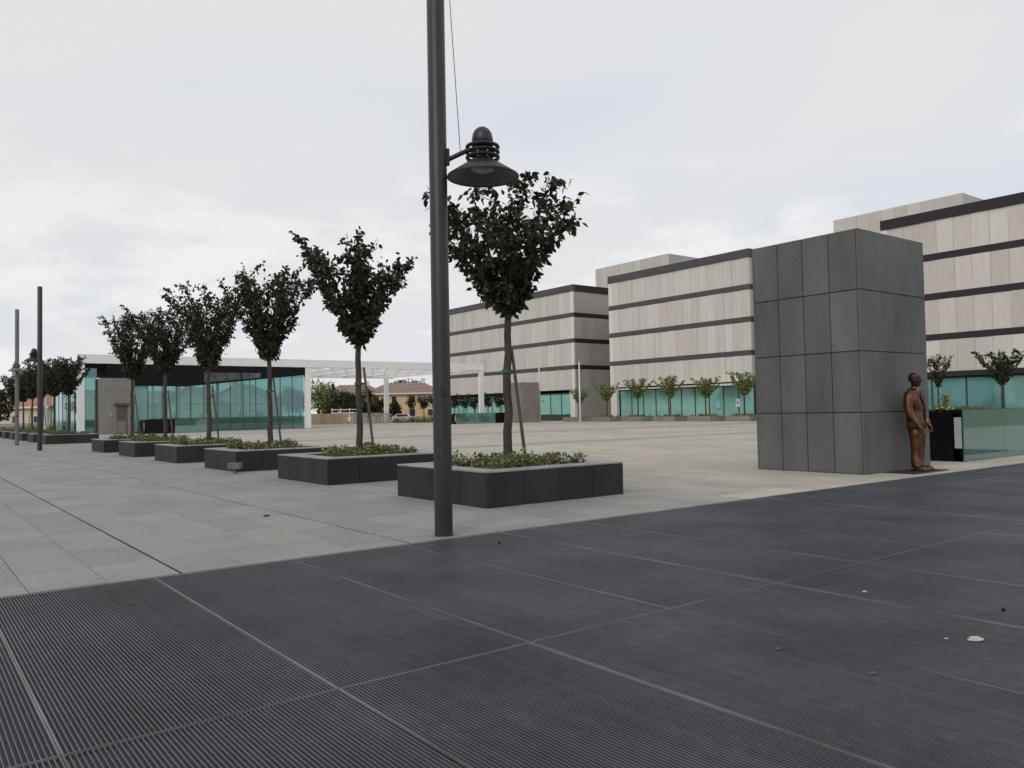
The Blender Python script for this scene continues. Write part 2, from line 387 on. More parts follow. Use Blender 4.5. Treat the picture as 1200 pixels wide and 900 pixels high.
# steel bar grating underfoot
pit = struct('grating_pit', MB().add([(GX0-.05, GY0, -.019), (GX1+.05, GY0, -.019), (GX1+.05, PY0-.01, -.019), (GX0-.05, PY0-.01, -.019)], [(0, 1, 2, 3)]), 'pit')
ob('edge_angle', MB().cbox(GX0, PY0-.055, -.018, GX1, PY0-.008, -.004, .003), 'bars', pit)
PW, PL = 1.428, 4.22
fr = MB()
fr.box(.002, 0, -.018, .012, PL-.004, .001).box(PW-.012, 0, -.018, PW-.002, PL-.004, .001).box(.012, 0, -.018, PW-.012, .006, .0005).box(.012, PL-.010, -.018, PW-.012, PL-.004, .0005)
frm = fr.mesh('grating_panel', 'grate_frame')
nb = 56; bm_ = MB()
for k in range(nb):
    xx = .02 + (PW-.04)*(k+.5)/nb; bm_.box(xx-.0029, .008, -.017, xx+.0029, PL-.016, 0)
barm = bm_.mesh('bars', 'bars')
for i in range(24):
    for j in range(2):
        p = link('grating_panel', frm, pit, (GX0 + i*PW, GY0 + j*PL, rs.choice((0, -.002, .002))))
        b = link('bars', barm, p, (0, 0, 0)); b['kind'] = 'stuff'
def blot(name, x, y, rx, ry, m, label, cat, h=.004, seed=0, group=None):
    q = random.Random(seed); n = 14
    pts = [(rx*math.cos(2*math.pi*k/n)*q.uniform(.6, 1.1), ry*math.sin(2*math.pi*k/n)*q.uniform(.6, 1.1)) for k in range(n)]
    return tag(ob(name, MB().prism(pts, 0, h), m, None, (x, y, .003)), label, cat, group)
blot('dropping', 5.80, 2.49, .085, .055, 'stain_white', 'large white bird dropping on the dark steel grating at right', 'dropping', seed=1)
blot('dropping', 5.66, 2.62, .016, .014, 'stain_white', 'tiny white speck just left of the large white dropping', 'dropping', seed=2)
blot('dropping', 4.62, 3.22, .03, .022, 'stain_dust', 'pale smudge on the grating in front of the middle panels', 'dropping', seed=3)
def g2(px, py):
    d = (px-600)/F*r2 - (py-450)/F*u2 + fwd; t = -EYE/d.z; return d.x*t, d.y*t
for k, (px, py, r_, m_, lb) in enumerate(((585, 637, .022, 'void', 'small dark dead leaf on the grating right of the lamp post foot'), (1176, 716, .022, 'void', 'small black scrap on the grating near the right edge above the white dropping'),
        (312, 605, .05, 'void', 'little heap of dark litter on the grey paving left of the lamp post'), (1013, 694, .03, 'stain_white', 'pale speck on the panel joint in front of the stone block'),
        (154, 708, .03, 'stain_dust', 'pale fleck on the grating at lower left'), (925, 632, .03, 'stain_dust', 'pale fleck on the bluish grating in front of the stone block'), (1022, 790, .035, 'stain_dust', 'dusty patch on the grating in the lower right corner, left of the white dropping'))):
    gx, gy = g2(px, py); blot('litter', gx, gy, r_, r_*.7, m_, lb, 'litter', h=.006 if m_ != 'void' else .015, seed=20+k)

# ------------------------------------------------------------------ foliage generators
def leaves_mesh(name, P, D, size, m, rng, wid=.62, nrm=None):
    """folded six-point leaves at P along midribs D"""
    n = len(P); D = D/np.linalg.norm(D, axis=1, keepdims=True)
    ref = rng.normal(size=(n, 3)) if nrm is None else nrm + .35*rng.normal(size=(n, 3))
    S = np.cross(D, ref); S /= np.linalg.norm(S, axis=1, keepdims=True)+1e-9; Nn = np.cross(S, D)
    L = (size*rng.uniform(.65, 1.2, n))[:, None]; w = L*wid/2
    fold = Nn*L*.14
    V = np.stack([P, P+D*L*.3+S*w*.95-fold, P+D*L*.68+S*w*.7-fold*1.3, P+D*L-fold*1.6, P+D*L*.68-S*w*.7-fold*1.3, P+D*L*.3-S*w*.95-fold], 1).reshape(-1, 3)
    base = (np.arange(n)*6)[:, None]
    Fc = np.concatenate([base+[0, 1, 2, 3], base+[0, 3, 4, 5]], 1).reshape(-1)
    me = bpy.data.meshes.new(name); me.vertices.add(len(V)); me.vertices.foreach_set('co', V.astype('f').ravel())
    me.loops.add(len(Fc)); me.loops.foreach_set('vertex_index', Fc.astype('i'))
    me.polygons.add(2*n); me.polygons.foreach_set('loop_start', np.arange(2*n)*4); me.polygons.foreach_set('loop_total', np.full(2*n, 4))
    me.materials.append(MATS[m]); me.update(); me.validate(); return me

def vase_tree(seed, fork=3.35, top=6.1, spread=1.5, leaf=.128, nlimb=10, m='leaf_dark', trunk_r=.088, base=.5, dens=1.0, stake=True, wob=.02, lean=(0, 0), sparse=0, ntw=19):
    """one street tree as meshes: trunk with limbs, twigs, crown of leaves, slanted stake and tie"""
    q = random.Random(seed); rng = np.random.default_rng(seed)
    tk = MB(); pts = []; rad = []
    for i in range(9):
        t = i/8; z = base + (fork-base)*t
        pts.append((q.uniform(-wob, wob)+lean[0]*t, q.uniform(-wob, wob)+lean[1]*t, z)); rad.append(trunk_r*(1.25 if i == 0 else 1-.22*t)*q.uniform(.96, 1.05))
    tk.tube(pts, rad, 10)
    fk = Vector(pts[-1]); br = MB(); LP = []; LD = []
    H = top-fork
    for i in range(nlimb):
        az = 2*math.pi*(i+q.uniform(-.3, .3))/nlimb * (1 if i % 2 else 1) + seed
        out = q.uniform(.72, 1.02) if i % 2 else q.uniform(.12, .62)
        hh = H*q.uniform(.8, 1.0) if i % 3 == 0 else H*q.uniform(.62, 1.0)
        p = fk.copy(); path = [p.copy()]; K = 9
        s0 = Vector((math.cos(az), math.sin(az), 0))
        for k in range(1, K+1):
            t = k/K; rr = spread*out*(t**1.02); jit = Vector((q.uniform(-1, 1), q.uniform(-1, 1), 0))*.05
            path.append(fk + s0*rr + Vector((0, 0, hh*(t**1.03))) + jit)
        br.tube(path, [trunk_r*.50*(1-.85*k/K)+.004 for k in range(K+1)], 6)
        def leafrun(a, b, num, jr, uplift=0.0):
            a = np.array(a); b = np.array(b); t = rng.uniform(0.05, 1.05, num)[:, None]
            P = a+(b-a)*t + rng.normal(size=(num, 3))*jr
            ax = (b-a)/(np.linalg.norm(b-a)+1e-9)
            D = ax*.45 + rng.normal(size=(num, 3))*.55 + np.array([0, 0, -.62+uplift]); LP.append(P); LD.append(D)
        for k in range(1, K):
            leafrun(path[k], path[k+1], int((4+5*k/K)*dens), .05)
        for w in range(ntw):
            t = (w+q.random())/ntw*.95+.03; f_ = t*K; k = min(int(f_), K-1); o = path[k].lerp(path[k+1], f_-k)
            a2 = az+q.uniform(-1.9, 1.9); ln = q.uniform(.22, .62)*(.45+.75*t)*(spread/1.45)
            d = Vector((math.cos(a2), math.sin(a2), q.uniform(.1, 1.25))).normalized()
            e = o+d*ln; mid = o.lerp(e, .5)+Vector((0, 0, .04))
            if (e.z-fk.z) > H*1.02: e.z = fk.z+H*1.02
            # keep to the vase outline
            rr = math.hypot(e.x-fk.x, e.y-fk.y); lim = spread*(.07+1.05*max(0, (e.z-fk.z+.06)/H)**.95)
            if rr > lim and rr > 0: e.x = fk.x+(e.x-fk.x)*lim/rr; e.y = fk.y+(e.y-fk.y)*lim/rr
            br.tube([o, mid, e], [.012, .008, .004], 4, False)
            if q.random() < sparse: continue
            leafrun(o, mid, int(9*dens), .05); leafrun(mid, e, int(13*dens), .05)
        # leafy shoot at the tip, leaves in a stack
        tip = path[-1]; e = tip + (path[-1]-path[-2]).normalized()*q.uniform(.15, .35); e.z = min(e.z, top+.12)
        br.tube([tip, e], [.007, .003], 4, False); leafrun(tip, e, int(14*dens), .035, .1)
    P = np.concatenate(LP); D = np.concatenate(LD)
    res = {'trunk': tk.mesh('trunk', 'bark'), 'branches': br.mesh('branches', 'bark'), 'crown': leaves_mesh('crown', P, D, leaf, m, rng)}
    if stake:
        a = Vector((.34, -.16, base-.05)); b = Vector((.115, -.045, 2.78)); res['stake'] = MB().tube([a, b], [.034, .030], 8).mesh('stake', 'stake')
        res['tie'] = MB().lathe([(trunk_r*1.12, 2.33), (trunk_r*1.12, 2.40)], 14, pts[5][0], pts[5][1]).box(.04, -.06, 2.34, .135, -.01, 2.39).mesh('tie', 'tie')
    return res
def put_tree(parts, loc, rz, label, group, sc=1.0, name='street_tree'):
    t = thing(name, label, 'tree', loc, rz, group); t.scale = (sc, sc, sc)
    for k, me in parts.items(): link(k, me, t)
    return t

def cover_mesh(name, seed, sx, sy_, n, leaf, m, hmax=.26, clumps=42):
    rng = np.random.default_rng(seed)
    cx = rng.uniform(-sx/2, sx/2, clumps); cz = rng.uniform(.5, 1.0, clumps)*hmax; cyy = rng.uniform(-sy_/2, sy_/2, clumps)
    w = rng.integers(0, clumps, n); sg = .13
    x = np.clip(cx[w]+rng.normal(size=n)*sg, -sx/2-.04, sx/2+.04); y = np.clip(cyy[w]+rng.normal(size=n)*sg, -sy_/2-.04, sy_/2+.04)
    h = cz[w]*np.exp(-((x-cx[w])**2+(y-cyy[w])**2)/(2*.2**2)); z = h*rng.uniform(.15, 1.0, n)**.6
    z += (rng.random(n) < .03)*rng.uniform(0, .12, n)
    P = np.stack([x, y, z], 1); D = np.stack([rng.normal(size=n), rng.normal(size=n), rng.uniform(-.2, 1.1, n)], 1)
    return leaves_mesh(name, P, D, leaf, m, rng, .6)

def round_crown(name, seed, rx, rz, n, leaf, m, clumps=26, squash=.33, cone=0.0):
    """leaf clumps spread through an uneven rounded volume centred at the origin"""
    rng = np.random.default_rng(seed)
    d = rng.normal(size=(clumps, 3)); d /= np.linalg.norm(d, axis=1, keepdims=True); rr = rng.uniform(.35, .86, clumps)[:, None]
    c = d*rr; w = rng.integers(0, clumps, n); o = rng.normal(size=(n, 3)); o /= np.linalg.norm(o, axis=1, keepdims=True)
    p = c[w]+o*rng.uniform(.5, 1, n)[:, None]*squash*rng.uniform(.6, 1.15, clumps)[w][:, None]
    if cone: p[:, :2] *= (1-cone*(p[:, 2:3]+1)/2)
    P = p*np.array([rx, rx, rz]); D = o+np.array([0, 0, -.3])+.5*rng.normal(size=(n, 3))
    return leaves_mesh(name, P, D, leaf, m, rng, .7)

# ------------------------------------------------------------------ planters along the walk
PSX, PSY, PZ = 3.15, 3.0, 0.61
def make_planter(lbl, cat, group, loc, sx=PSX, sy_=PSY, h=PZ, name='planter', m='planter_stone', rim=.42, cop='coping'):
    t = thing(name, lbl, cat, loc, 0, group); th = .05; n = 4
    link('core', MB().box(th+.004, th+.004, 0, sx-th-.004, sy_-th-.004, h-.16).mesh('core', 'soil'), t)
    for k in range(n):
        w = sx/n; piece('panel', (w-.006, th, h-.034), m, t, (k*w+.003, 0, 0)); piece('panel', (w-.006, th, h-.034), m, t, (k*w+.003, sy_-th, 0))
        w = (sy_-2*th)/n; piece('panel', (th, w-.006, h-.034), m, t, (0, th+k*w+.003, 0)); piece('panel', (th, w-.006, h-.034), m, t, (sx-th, th+k*w+.003, 0))
    for (x0, y0, x1, y1) in ((-.004, -.004, sx+.004, rim), (-.004, sy_-rim, sx+.004, sy_+.004), (-.004, rim+.003, rim, sy_-rim-.003), (sx-rim, rim+.003, sx+.004, sy_-rim-.003)):
        piece('coping', (x1-x0, y1-y0, .03), cop, t, (x0, y0, h-.03))
    piece('curb', (sx-2*rim, .02, .13), m, t, (rim, rim-.022, h-.162)); piece('curb', (sx-2*rim, .02, .13), m, t, (rim, sy_-rim+.002, h-.162))
    ob('soil', MB().box(rim, rim, h-.155, sx-rim, sy_-rim, h-.09), 'soil', t)
    return t
ROWX, ROWY, STEP = 7.74, 10.86, 6.18
idx = [0, 1, 2, 3, 4, 5, 8, 9, 10, 11, 12, 13]
place_words = ['beside the large lamp post, nearest of the row', 'second from the lamp post', 'third from the lamp post, block at its corner', 'fourth from the lamp post', 'fifth from the lamp post', 'sixth from the lamp post, last before the gap',
    'first beyond the gap', 'second beyond the gap', 'third beyond the gap', 'fourth beyond the gap', 'fifth beyond the gap', 'sixth beyond the gap at the far left']
variants = [vase_tree(11, fork=3.42, top=6.0, nlimb=12, dens=.82, spread=1.6, leaf=.145, lean=(.05, -.04)), vase_tree(23, leaf=.145, nlimb=11, dens=1.0, spread=1.45, top=6.0, lean=(-.02, .02)), vase_tree(35, top=6.35, nlimb=13, spread=1.42, dens=1.1),
            vase_tree(48, top=6.3, nlimb=12, spread=1.5, dens=1.1), vase_tree(52, top=6.6, fork=3.5, nlimb=12, spread=1.6, dens=1.15), vase_tree(67, top=6.5, fork=3.5, nlimb=12, spread=1.65, dens=1.15)]
covers = [cover_mesh('ground_cover', 100+k, 2.0, 2.0, 3000, .08, 'leaf_cover', .34) for k in range(3)]
first = None
for n_, k in enumerate(idx):
    loc = (ROWX, ROWY+STEP*k, 0)
    lb = 'square dark stone planter with pale coping, ' + place_words[n_]
    if first is None: first = make_planter(lb, 'planter', 'planters along the tree walk', loc)
    else: dup(first, loc, 0, lb)
    c = link('ground_cover', covers[n_ % 3], None, (loc[0]+PSX/2-.06, loc[1]+PSY/2, PZ-.10), 0 if n_ % 2 else math.pi)
    tag(c, 'low leafy green ground cover in the planter ' + place_words[n_], 'ground cover', 'ground cover in the walk planters', 'stuff')
    v = variants[n_ % 6] if n_ < 6 else variants[(n_*5+1) % 6]
    rz_ = [0, .25, -.2, .3, -.3, .2, 2.1, 3.0, .9, 4.0, 1.7, 5.1][n_]
    words = ['tall dark leafed tree behind the large lamp post, in the nearest planter', 'dark vase shaped tree in the second planter from the lamp post', 'dark tree in the third planter, the one with a block at its corner', 'dark tree in the fourth planter from the lamp post',
             'dark tree in the fifth planter from the lamp post', 'dark tree in the sixth planter, last before the gap', 'dark tree right of the far lamp posts, first beyond the gap', 'second dark tree beyond the gap, by the far lamp posts', 'third dark tree beyond the gap',
             'fourth dark tree beyond the gap, at the far left', 'fifth dark tree beyond the gap, at the far left', 'sixth dark tree beyond the gap at the left edge'][n_]
    put_tree(v, (9.3, loc[1]+PSY/2, 0), rz_, words, 'trees along the walk', 1.0 if n_ < 6 else .97)
# low stone block at the corner of the third planter
st = thing('stool', 'small dark stone stool on one foot at the corner of the third planter', 'stool', (7.52, 22.66, 0), -.65)
ob('seat', MB().cbox(-.17, -.13, .13, .17, .13, .30, .01), 'granite', st); ob('leg', MB().cbox(-.035, -.05, 0, .035, .05, .128, .004), 'granite', st)

# ------------------------------------------------------------------ lamp posts
def lamp(loc, rz, label, m='post_metal', h=9.0, r=.118, cable=True):
    t = thing('lamp_post', label, 'lamp post', loc, rz, 'lamp posts on the walk')
    ob('pole', MB().lathe([(r, 0), (r, h), (r*.9, h+.02), (0.001, h+.03)], 32), m, t)
    ob('collar', MB().lathe([(r+.012, 0), (r+.012, .012), (r+.001, .014)], 32), m, t)
    ob('hatch', MB().cbox(-.035, -r-.004, 1.80, .035, -r+.02, 1.93, .004), 'post_dark', t, rz=-rz-.35)
    ob('bracket', MB().cbox(r-.03, -.035, 4.86, r+.035, .035, 5.08, .006), 'post_dark', t)
    ob('arm', MB().tube([(r, 0, 4.93), (.40, 0, 5.075)], .032, 10), m, t)
    L = .60
    hd = link('lantern', MB().lathe([(.001, 5.40), (.05, 5.39), (.095, 5.36), (.128, 5.305), (.142, 5.235), (.142, 5.14), (.10, 5.135)], 28).mesh('lantern', m), t, (L, 0, 0))
    sh = MB().lathe([(.13, 4.965), (.165, 4.945), (.30, 4.855), (.475, 4.74), (.482, 4.717), (.470, 4.717), (.462, 4.735), (.29, 4.84), (.155, 4.93), (.001, 4.935)], 40)
    ob('shade', sh, m, hd)
    ob('reflector', MB().lathe([(.455, 4.728), (.28, 4.828), (.17, 4.895)], 40), 'reflector', hd)
    rg = MB(); [rg.torus(.205, .026, z, 32, 8) for z in (5.125, 5.055, 4.985)]
    for k in range(4):
        a = math.pi/4+k*math.pi/2; rg.tube([(.15*math.cos(a), .15*math.sin(a), 4.95), (.15*math.cos(a), .15*math.sin(a), 5.14)], .012, 6)
    rg.lathe([(.06, 4.93), (.06, 5.14)], 16)
    ob('ring', rg, m, hd)
    ob('lens', MB().lathe([(.001, 4.79), (.10, 4.797), (.165, 4.825), (.17, 4.885), (.001, 4.885)], 24), 'lens', hd)
    if cable: ob('cable', MB().tube([(r*.9, 0, h-.3), (.30, 0, 5.05)], .005, 6), 'post_dark', t)
    return t
lamp((5.66, 8.93, 0), -.45, 'tall dark steel lamp post with conical shade lantern, nearest the camera')
lamp((5.97, 48.63, 0), 1.9, 'dark lamp post at left, the nearer of the two far ones', h=8.6)
lamp((6.12, 60.2, 0), -1.72, 'greyish lamp post at left, the farther of the two far ones', m='far_post', h=8.7)

# ------------------------------------------------------------------ stone blocks (vent shafts)
def vent_block(name, loc, label, sx=3.1, sy_=2.88, h=5.66, m='granite', nx=4, ny=4):
    t = thing(name, label, 'stone block', loc); th = .05; n = 4; hz = h/4
    ob('core', MB().box(.02, .02, 0, sx-.02, sy_-.02, h-.03), 'granite_joint', t)
    for r_ in range(4):
        for k in range(nx):
            w = sx/nx
            for yy in (0, sy_-th): piece('panel', (w-.012, th, hz-.018), m, t, (k*w+.006, yy, r_*hz+.009), .005)
        for k in range(ny):
            w = (sy_-2*th)/ny
            for xx in (0, sx-th): piece('panel', (th, w-.020, hz-.022), m, t, (xx, th+k*w+.010, r_*hz+.011), .005)
    piece('lid', (sx-2*th-.02, sy_-2*th-.02, .02), m, t, (th+.01, th+.01, h-.028))
    return t
vent_block('stone_block', (17.5, 9.76, 0), 'big grey granite clad block behind the bronze statue')
vent_block('stone_block', (67.6, 86.4, 0), 'small far grey block standing before the leftmost office building', 3.1, 3.0, 5.5, 'concrete', 1, 1)

# ------------------------------------------------------------------ bronze statue
def loft_body():
    """the whole figure facing -y, feet at the origin, built as one skinned body"""
    V = []; E_ = []; Rd = []
    def v(x, y, z, r, par=None, ry=None):
        V.append((x, y, z)); Rd.append((r, ry or r))
        if par is not None: E_.append((par, len(V)-1))
        return len(V)-1
    pel = v(0, 0, 1.16, .17, None, .135)
    wst = v(0, .015, 1.33, .165, pel, .135); ch = v(0, .035, 1.60, .205, wst, .15); sh = v(0, .05, 1.83, .17, ch, .12)
    nk = v(0, .04, 1.94, .062, sh); nk2 = v(0, .025, 2.01, .060, nk)
    for s in (-1, 1):
        hip = v(s*.115, 0, 1.06, .118, pel); kn = v(s*.125, -.01, .62, .088, hip); sn = v(s*.13, .0, .38, .082, kn); an = v(s*.13, .005, .11, .068, sn)
        he = v(s*.135, -.02, .055, .055, an); to = v(s*.16, -.20, .045, .05, he, .035)
        so = v(s*.235, .05, 1.815, .088, sh); ea = v(s*.305, .055, 1.55, .078, so); el = v(s*.325, .03, 1.42, .068, ea); fo = v(s*.315, -.06, 1.20, .058, el); wr = v(s*.30, -.12, 1.085, .038, fo)
        pa = v(s*.295, -.15, 1.02, .042, wr, .03)
        for f_, (dx, dy, ln) in enumerate(((-.03, -.035, .085), (-.010, -.012, .10), (.010, .010, .095), (.026, .030, .075))):
            f1 = v(s*.29+dx*.3, -.155+dy, 1.00-.02, .0145, pa); f2 = v(s*.288+dx*.3, -.165+dy, 1.0-.02-ln*.55, .013, f1); v(s*.278+dx*.3, -.155+dy, 1.0-.02-ln, .011, f2)
        t1 = v(s*.268, -.185, 1.02, .015, pa); v(s*.262, -.205, .975, .012, t1)
    me = bpy.data.meshes.new('statue'); me.from_pydata(V, E_, []); me.update()
    o = bpy.data.objects.new('tmp', me); COL.objects.link(o)
    sk = o.modifiers.new('s', 'SKIN'); sk.use_smooth_shade = True
    for i, s in enumerate(me.skin_vertices[0].data): s.radius = Rd[i]; s.use_root = (i == 0)
    ss = o.modifiers.new('u', 'SUBSURF'); ss.levels = 2; ss.render_levels = 2
    dg = bpy.context.evaluated_depsgraph_get(); dg.update()
    m2 = bpy.data.meshes.new_from_object(o.evaluated_get(dg)); bpy.data.objects.remove(o)
    m2.name = 'figure'; m2.polygons.foreach_set('use_smooth', [True]*len(m2.polygons)); m2.materials.clear(); m2.materials.append(MATS['bronze'])
    return m2
sx_, sy__ = 19.16, 9.36
stat = thing('statue', 'bronze statue of a standing man in a suit, back to the stone block', 'statue', (sx_, sy__, .02), .12)
stat.scale = (1.14, 1.16, 1.0)
link('figure', loft_body(), stat)
def ring(cx, cyy, cz, rx, ry, n=20, f=lambda a: 1.0, tilt=0):
    return [(cx+rx*math.cos(2*math.pi*k/n)*f(2*math.pi*k/n), cyy+ry*math.sin(2*math.pi*k/n)*f(2*math.pi*k/n), cz+tilt*math.sin(2*math.pi*k/n)) for k in range(n)]
# head: skull, jaw, brow, nose, ears, hair
hd = MB(); prof = [(1.975, .052, .055, .03), (2.0, .062, .070, .015), (2.03, .070, .083, .004), (2.06, .077, .094, 0), (2.10, .084, .102, 0), (2.14, .089, .107, .004), (2.18, .091, .109, .008), (2.22, .088, .104, .014), (2.255, .074, .086, .02), (2.28, .048, .055, .024), (2.29, .015, .018, .026)]
hd.loft([ring(0, .0+c, z, rx, ry, 24) for z, rx, ry, c in prof])
hd.loft([ring(0, -.098, z, w, d, 10) for z, w, d in ((2.155, .012, .012), (2.13, .015, .022), (2.108, .020, .034), (2.098, .018, .026), (2.092, .008, .01))])   # nose
hd.loft([ring(0, -.078, z, w, d, 12) for z, w, d in ((2.072, .028, .014), (2.066, .034, .022), (2.060, .035, .021), (2.055, .030, .024), (2.047, .024, .018))])  # lips
hd.loft([ring(0, -.062, z, w, d, 12) for z, w, d in ((2.035, .03, .02), (2.015, .036, .034), (1.997, .03, .028), (1.985, .015, .012))])   # chin
for s in (-1, 1):
    hd.loft([ring(s*.036, -.086, z, w, d, 10) for z, w, d in ((2.175, .012, .006), (2.168, .028, .020), (2.158, .026, .016), (2.152, .012, .006))])     # brow
    hd.loft([ring(s*.036, -.088, z, w, d, 10) for z, w, d in ((2.148, .006, .004), (2.142, .015, .010), (2.134, .015, .010), (2.128, .006, .004))])     # eye
    hd.loft([ring(s*.090, .012, z, .010, d, 10) for z, d in ((2.165, .008), (2.15, .022), (2.12, .022), (2.095, .014), (2.085, .006))])                 # ear
ob('head', hd, 'bronze_dark', stat)
hr = MB().loft([ring(0, .018+c, z, rx, ry, 24, lambda a: 1+.03*math.sin(7*a)) for z, rx, ry, c in ((2.10, .086, .088, .028), (2.15, .096, .104, .016), (2.19, .100, .118, .004), (2.23, .098, .116, .0), (2.268, .082, .095, .004), (2.296, .055, .062, .006), (2.307, .02, .022, .008))])
ob('hair', hr, 'bronze_dark', stat)
# jacket: torso shell down to the hem, sleeves, lapels, buttons; trousers hems and shoes
def sup(a): return (abs(math.cos(a))**2.6+abs(math.sin(a))**2.6)**(-1/2.6)
jk = MB().loft([ring(0, c, z, rx, ry, 28, sup, tl) for z, rx, ry, c, tl in ((.985, .232, .168, .01, -.02), (1.0, .240, .176, .01, -.02), (1.12, .228, .170, .012, 0), (1.30, .208, .160, .02, 0), (1.45, .216, .165, .028, 0), (1.60, .236, .172, .036, 0), (1.74, .246, .160, .045, 0), (1.83, .232, .132, .052, 0), (1.885, .170, .100, .052, 0), (1.915, .105, .082, .048, .01), (1.95, .078, .074, .042, .02))])
ob('jacket', jk, 'bronze', stat)
sl = MB()
for s in (-1, 1):
    pts = [(s*.20, .05, 1.87), (s*.255, .052, 1.80), (s*.295, .056, 1.66), (s*.322, .052, 1.52), (s*.335, .03, 1.41), (s*.330, -.02, 1.28), (s*.318, -.075, 1.165), (s*.308, -.108, 1.105)]
    sl.tube(pts, [.055, .095, .092, .086, .080, .072, .062, .060], 14)
ob('sleeve', sl, 'bronze', stat)
lp = MB()
for s in (-1, 1): lp.add([(s*.012, -.150, 1.50), (s*.095, -.128, 1.72), (s*.075, -.100, 1.90), (s*.045, -.100, 1.90), (s*.012, -.168, 1.50), (s*.100, -.146, 1.72), (s*.080, -.112, 1.91), (s*.040, -.112, 1.91)],
    [(0, 1, 2, 3), (7, 6, 5, 4), (0, 4, 5, 1), (1, 5, 6, 2), (2, 6, 7, 3), (3, 7, 4, 0)])
lp.box(-.004, -.176, 1.02, .004, -.14, 1.50)
ob('lapel', lp, 'bronze_dark', stat)
for z in (1.46, 1.33): ob('button', MB().tube([(0.0, -.13, z), (0.0, -.158, z)], .014, 10), 'bronze_dark', stat)
tr = MB()
for s in (-1, 1):
    tr.loft([ring(s*x_, c, z, a, b, 16) for z, x_, c, a, b in ((.085, .135, -.01, .076, .098), (.12, .133, .0, .076, .092), (.35, .128, .01, .080, .090), (.62, .120, .0, .090, .100), (.85, .112, .005, .108, .122), (1.05, .106, .01, .118, .140))])
ob('trousers', tr, 'bronze', stat)
for s in (-1, 1):
    ob('shoe', MB().loft([ring(s*.150, -.095, z, a, b, 18) for z, a, b in ((0, .056, .160), (.02, .062, .168), (.045, .060, .160), (.08, .050, .125), (.115, .040, .07))]), 'bronze_dark', stat)
tag(ob('base_plate', MB().cbox(-.95, -.38, -.018, .72, .36, 0, .004), 'plate', None, (sx_, sy__, .02)), 'thin brown metal plate under the bronze statue', 'plate')
# ------------------------------------------------------------------ glass parapets round the sunken stairs
def parapet(loc, label, black_w, panes, pane_w=2.35, h=1.41, depth=9.0, flower=False, group='glass parapets of the sunken stairs', side=.9):
    t = thing('parapet', label, 'parapet', loc, 0, group)
    x0 = black_w
    if black_w: ob('black_panel', MB().cbox(0, 0, 0, black_w-.01, .12, h, .004), 'black_panel', t)
    for k in range(panes):
        piece('glass_pane', (pane_w-.014, .03, h-.02), 'glass_parapet', t, (x0+k*pane_w+.007, 0, .01), .002)
    W_ = x0+panes*pane_w
    for k in range(1, panes): ob('joint', MB().box(x0+k*pane_w-.006, .004, .01, x0+k*pane_w+.006, .03, h-.01), 'mullion', t)
    ob('cap', MB().box(x0, -.004, h-.009, W_, .034, h+.006), 'mullion', t)
    ob('plinth', MB().box(x0, .035, 0, W_, .10, .13), 'mullion', t)
    ob('inner_wall', MB().box(x0, .10, 0, W_, .28, h-.12), 'concrete_dark', t)
    ob('side_panel', MB().cbox(0, .125 if black_w else .035, 0, .09, side, h, .004), 'black_panel', t)
    ob('trough', MB().box(.1, .29, h-.5, W_, side+1.2, h-.08), 'soil', t)
    ob('end_reflection', MB().cbox(-.006, .05, .36, 0, .24, 1.20, .001), 'painted_reflection', t)  # pale sheet added on the black side, a painted reflection
    ob('end_panel', MB().box(0, side+.01, 0, .09, side+1.2, h-.1), 'black_panel', t)
    return t
parapet((22.86, 9.93, 0), 'long green glass parapet with black end panel, right of the statue', 0, 9, 2.6, 1.41, side=.92)
parapet((19.6, 86.0, 0), 'far black and green glass parapet before the glass pavilion', 2.9, 2, 1.6, side=1.6)
parapet((58.6, 89.0, 0), 'far glass parapet under the right end of the white frame', 0, 4, 1.6)
piece('far_black_box', (3.3, 1.5, 1.41), 'black_panel', None, (65.1, 90.0, 0))
bb = [o for o in COL.objects if o.name.startswith('far_black_box')][0]; bb.name = 'black_enclosure'
tag(bb, 'low black enclosure between the white frame and the small grey block', 'enclosure')
# plants on the near parapet trough
c = link('ground_cover', cover_mesh('ground_cover', 200, 3.2, .9, 1500, .08, 'leaf_cover', .16, 20), None, (26.0, 10.9, 1.30)); tag(c, 'green plants along the top of the long glass parapet at right', 'plants', None, 'stuff')
c = link('ground_cover', cover_mesh('ground_cover', 203, 1.0, .8, 700, .07, 'leaf_cover', .16, 8), None, (23.4, 10.55, 1.33)); tag(c, 'green plants at the black corner of the parapet behind the statue', 'plants', None, 'stuff')
fl = thing('flowering_plant', 'yellow green upright plant with small white flowers on the parapet corner', 'plant', (23.35, 10.6, 1.33))
rngp = np.random.default_rng(5); n_ = 260
zz = rngp.uniform(0, .48, n_); P = np.stack([rngp.normal(size=n_)*.045*(1.2-zz), rngp.normal(size=n_)*.045, zz], 1); D = np.stack([rngp.normal(size=n_), rngp.normal(size=n_), rngp.uniform(.2, 1.4, n_)], 1)
link('foliage', leaves_mesh('foliage', P, D, .09, 'leaf_yellow', rngp, .4), fl)
ob('stem', MB().tube([(0, 0, -.02), (.01, 0, .42)], .012, 6), 'leaf_yellow', fl)
n_ = 70; P = np.stack([rngp.uniform(-.35, .45, n_), rngp.uniform(-.2, .2, n_), rngp.uniform(.03, .15, n_)], 1); link('flowers', leaves_mesh('flowers', P, rngp.normal(size=(n_, 3)), .05, 'petal', rngp, .9), fl)

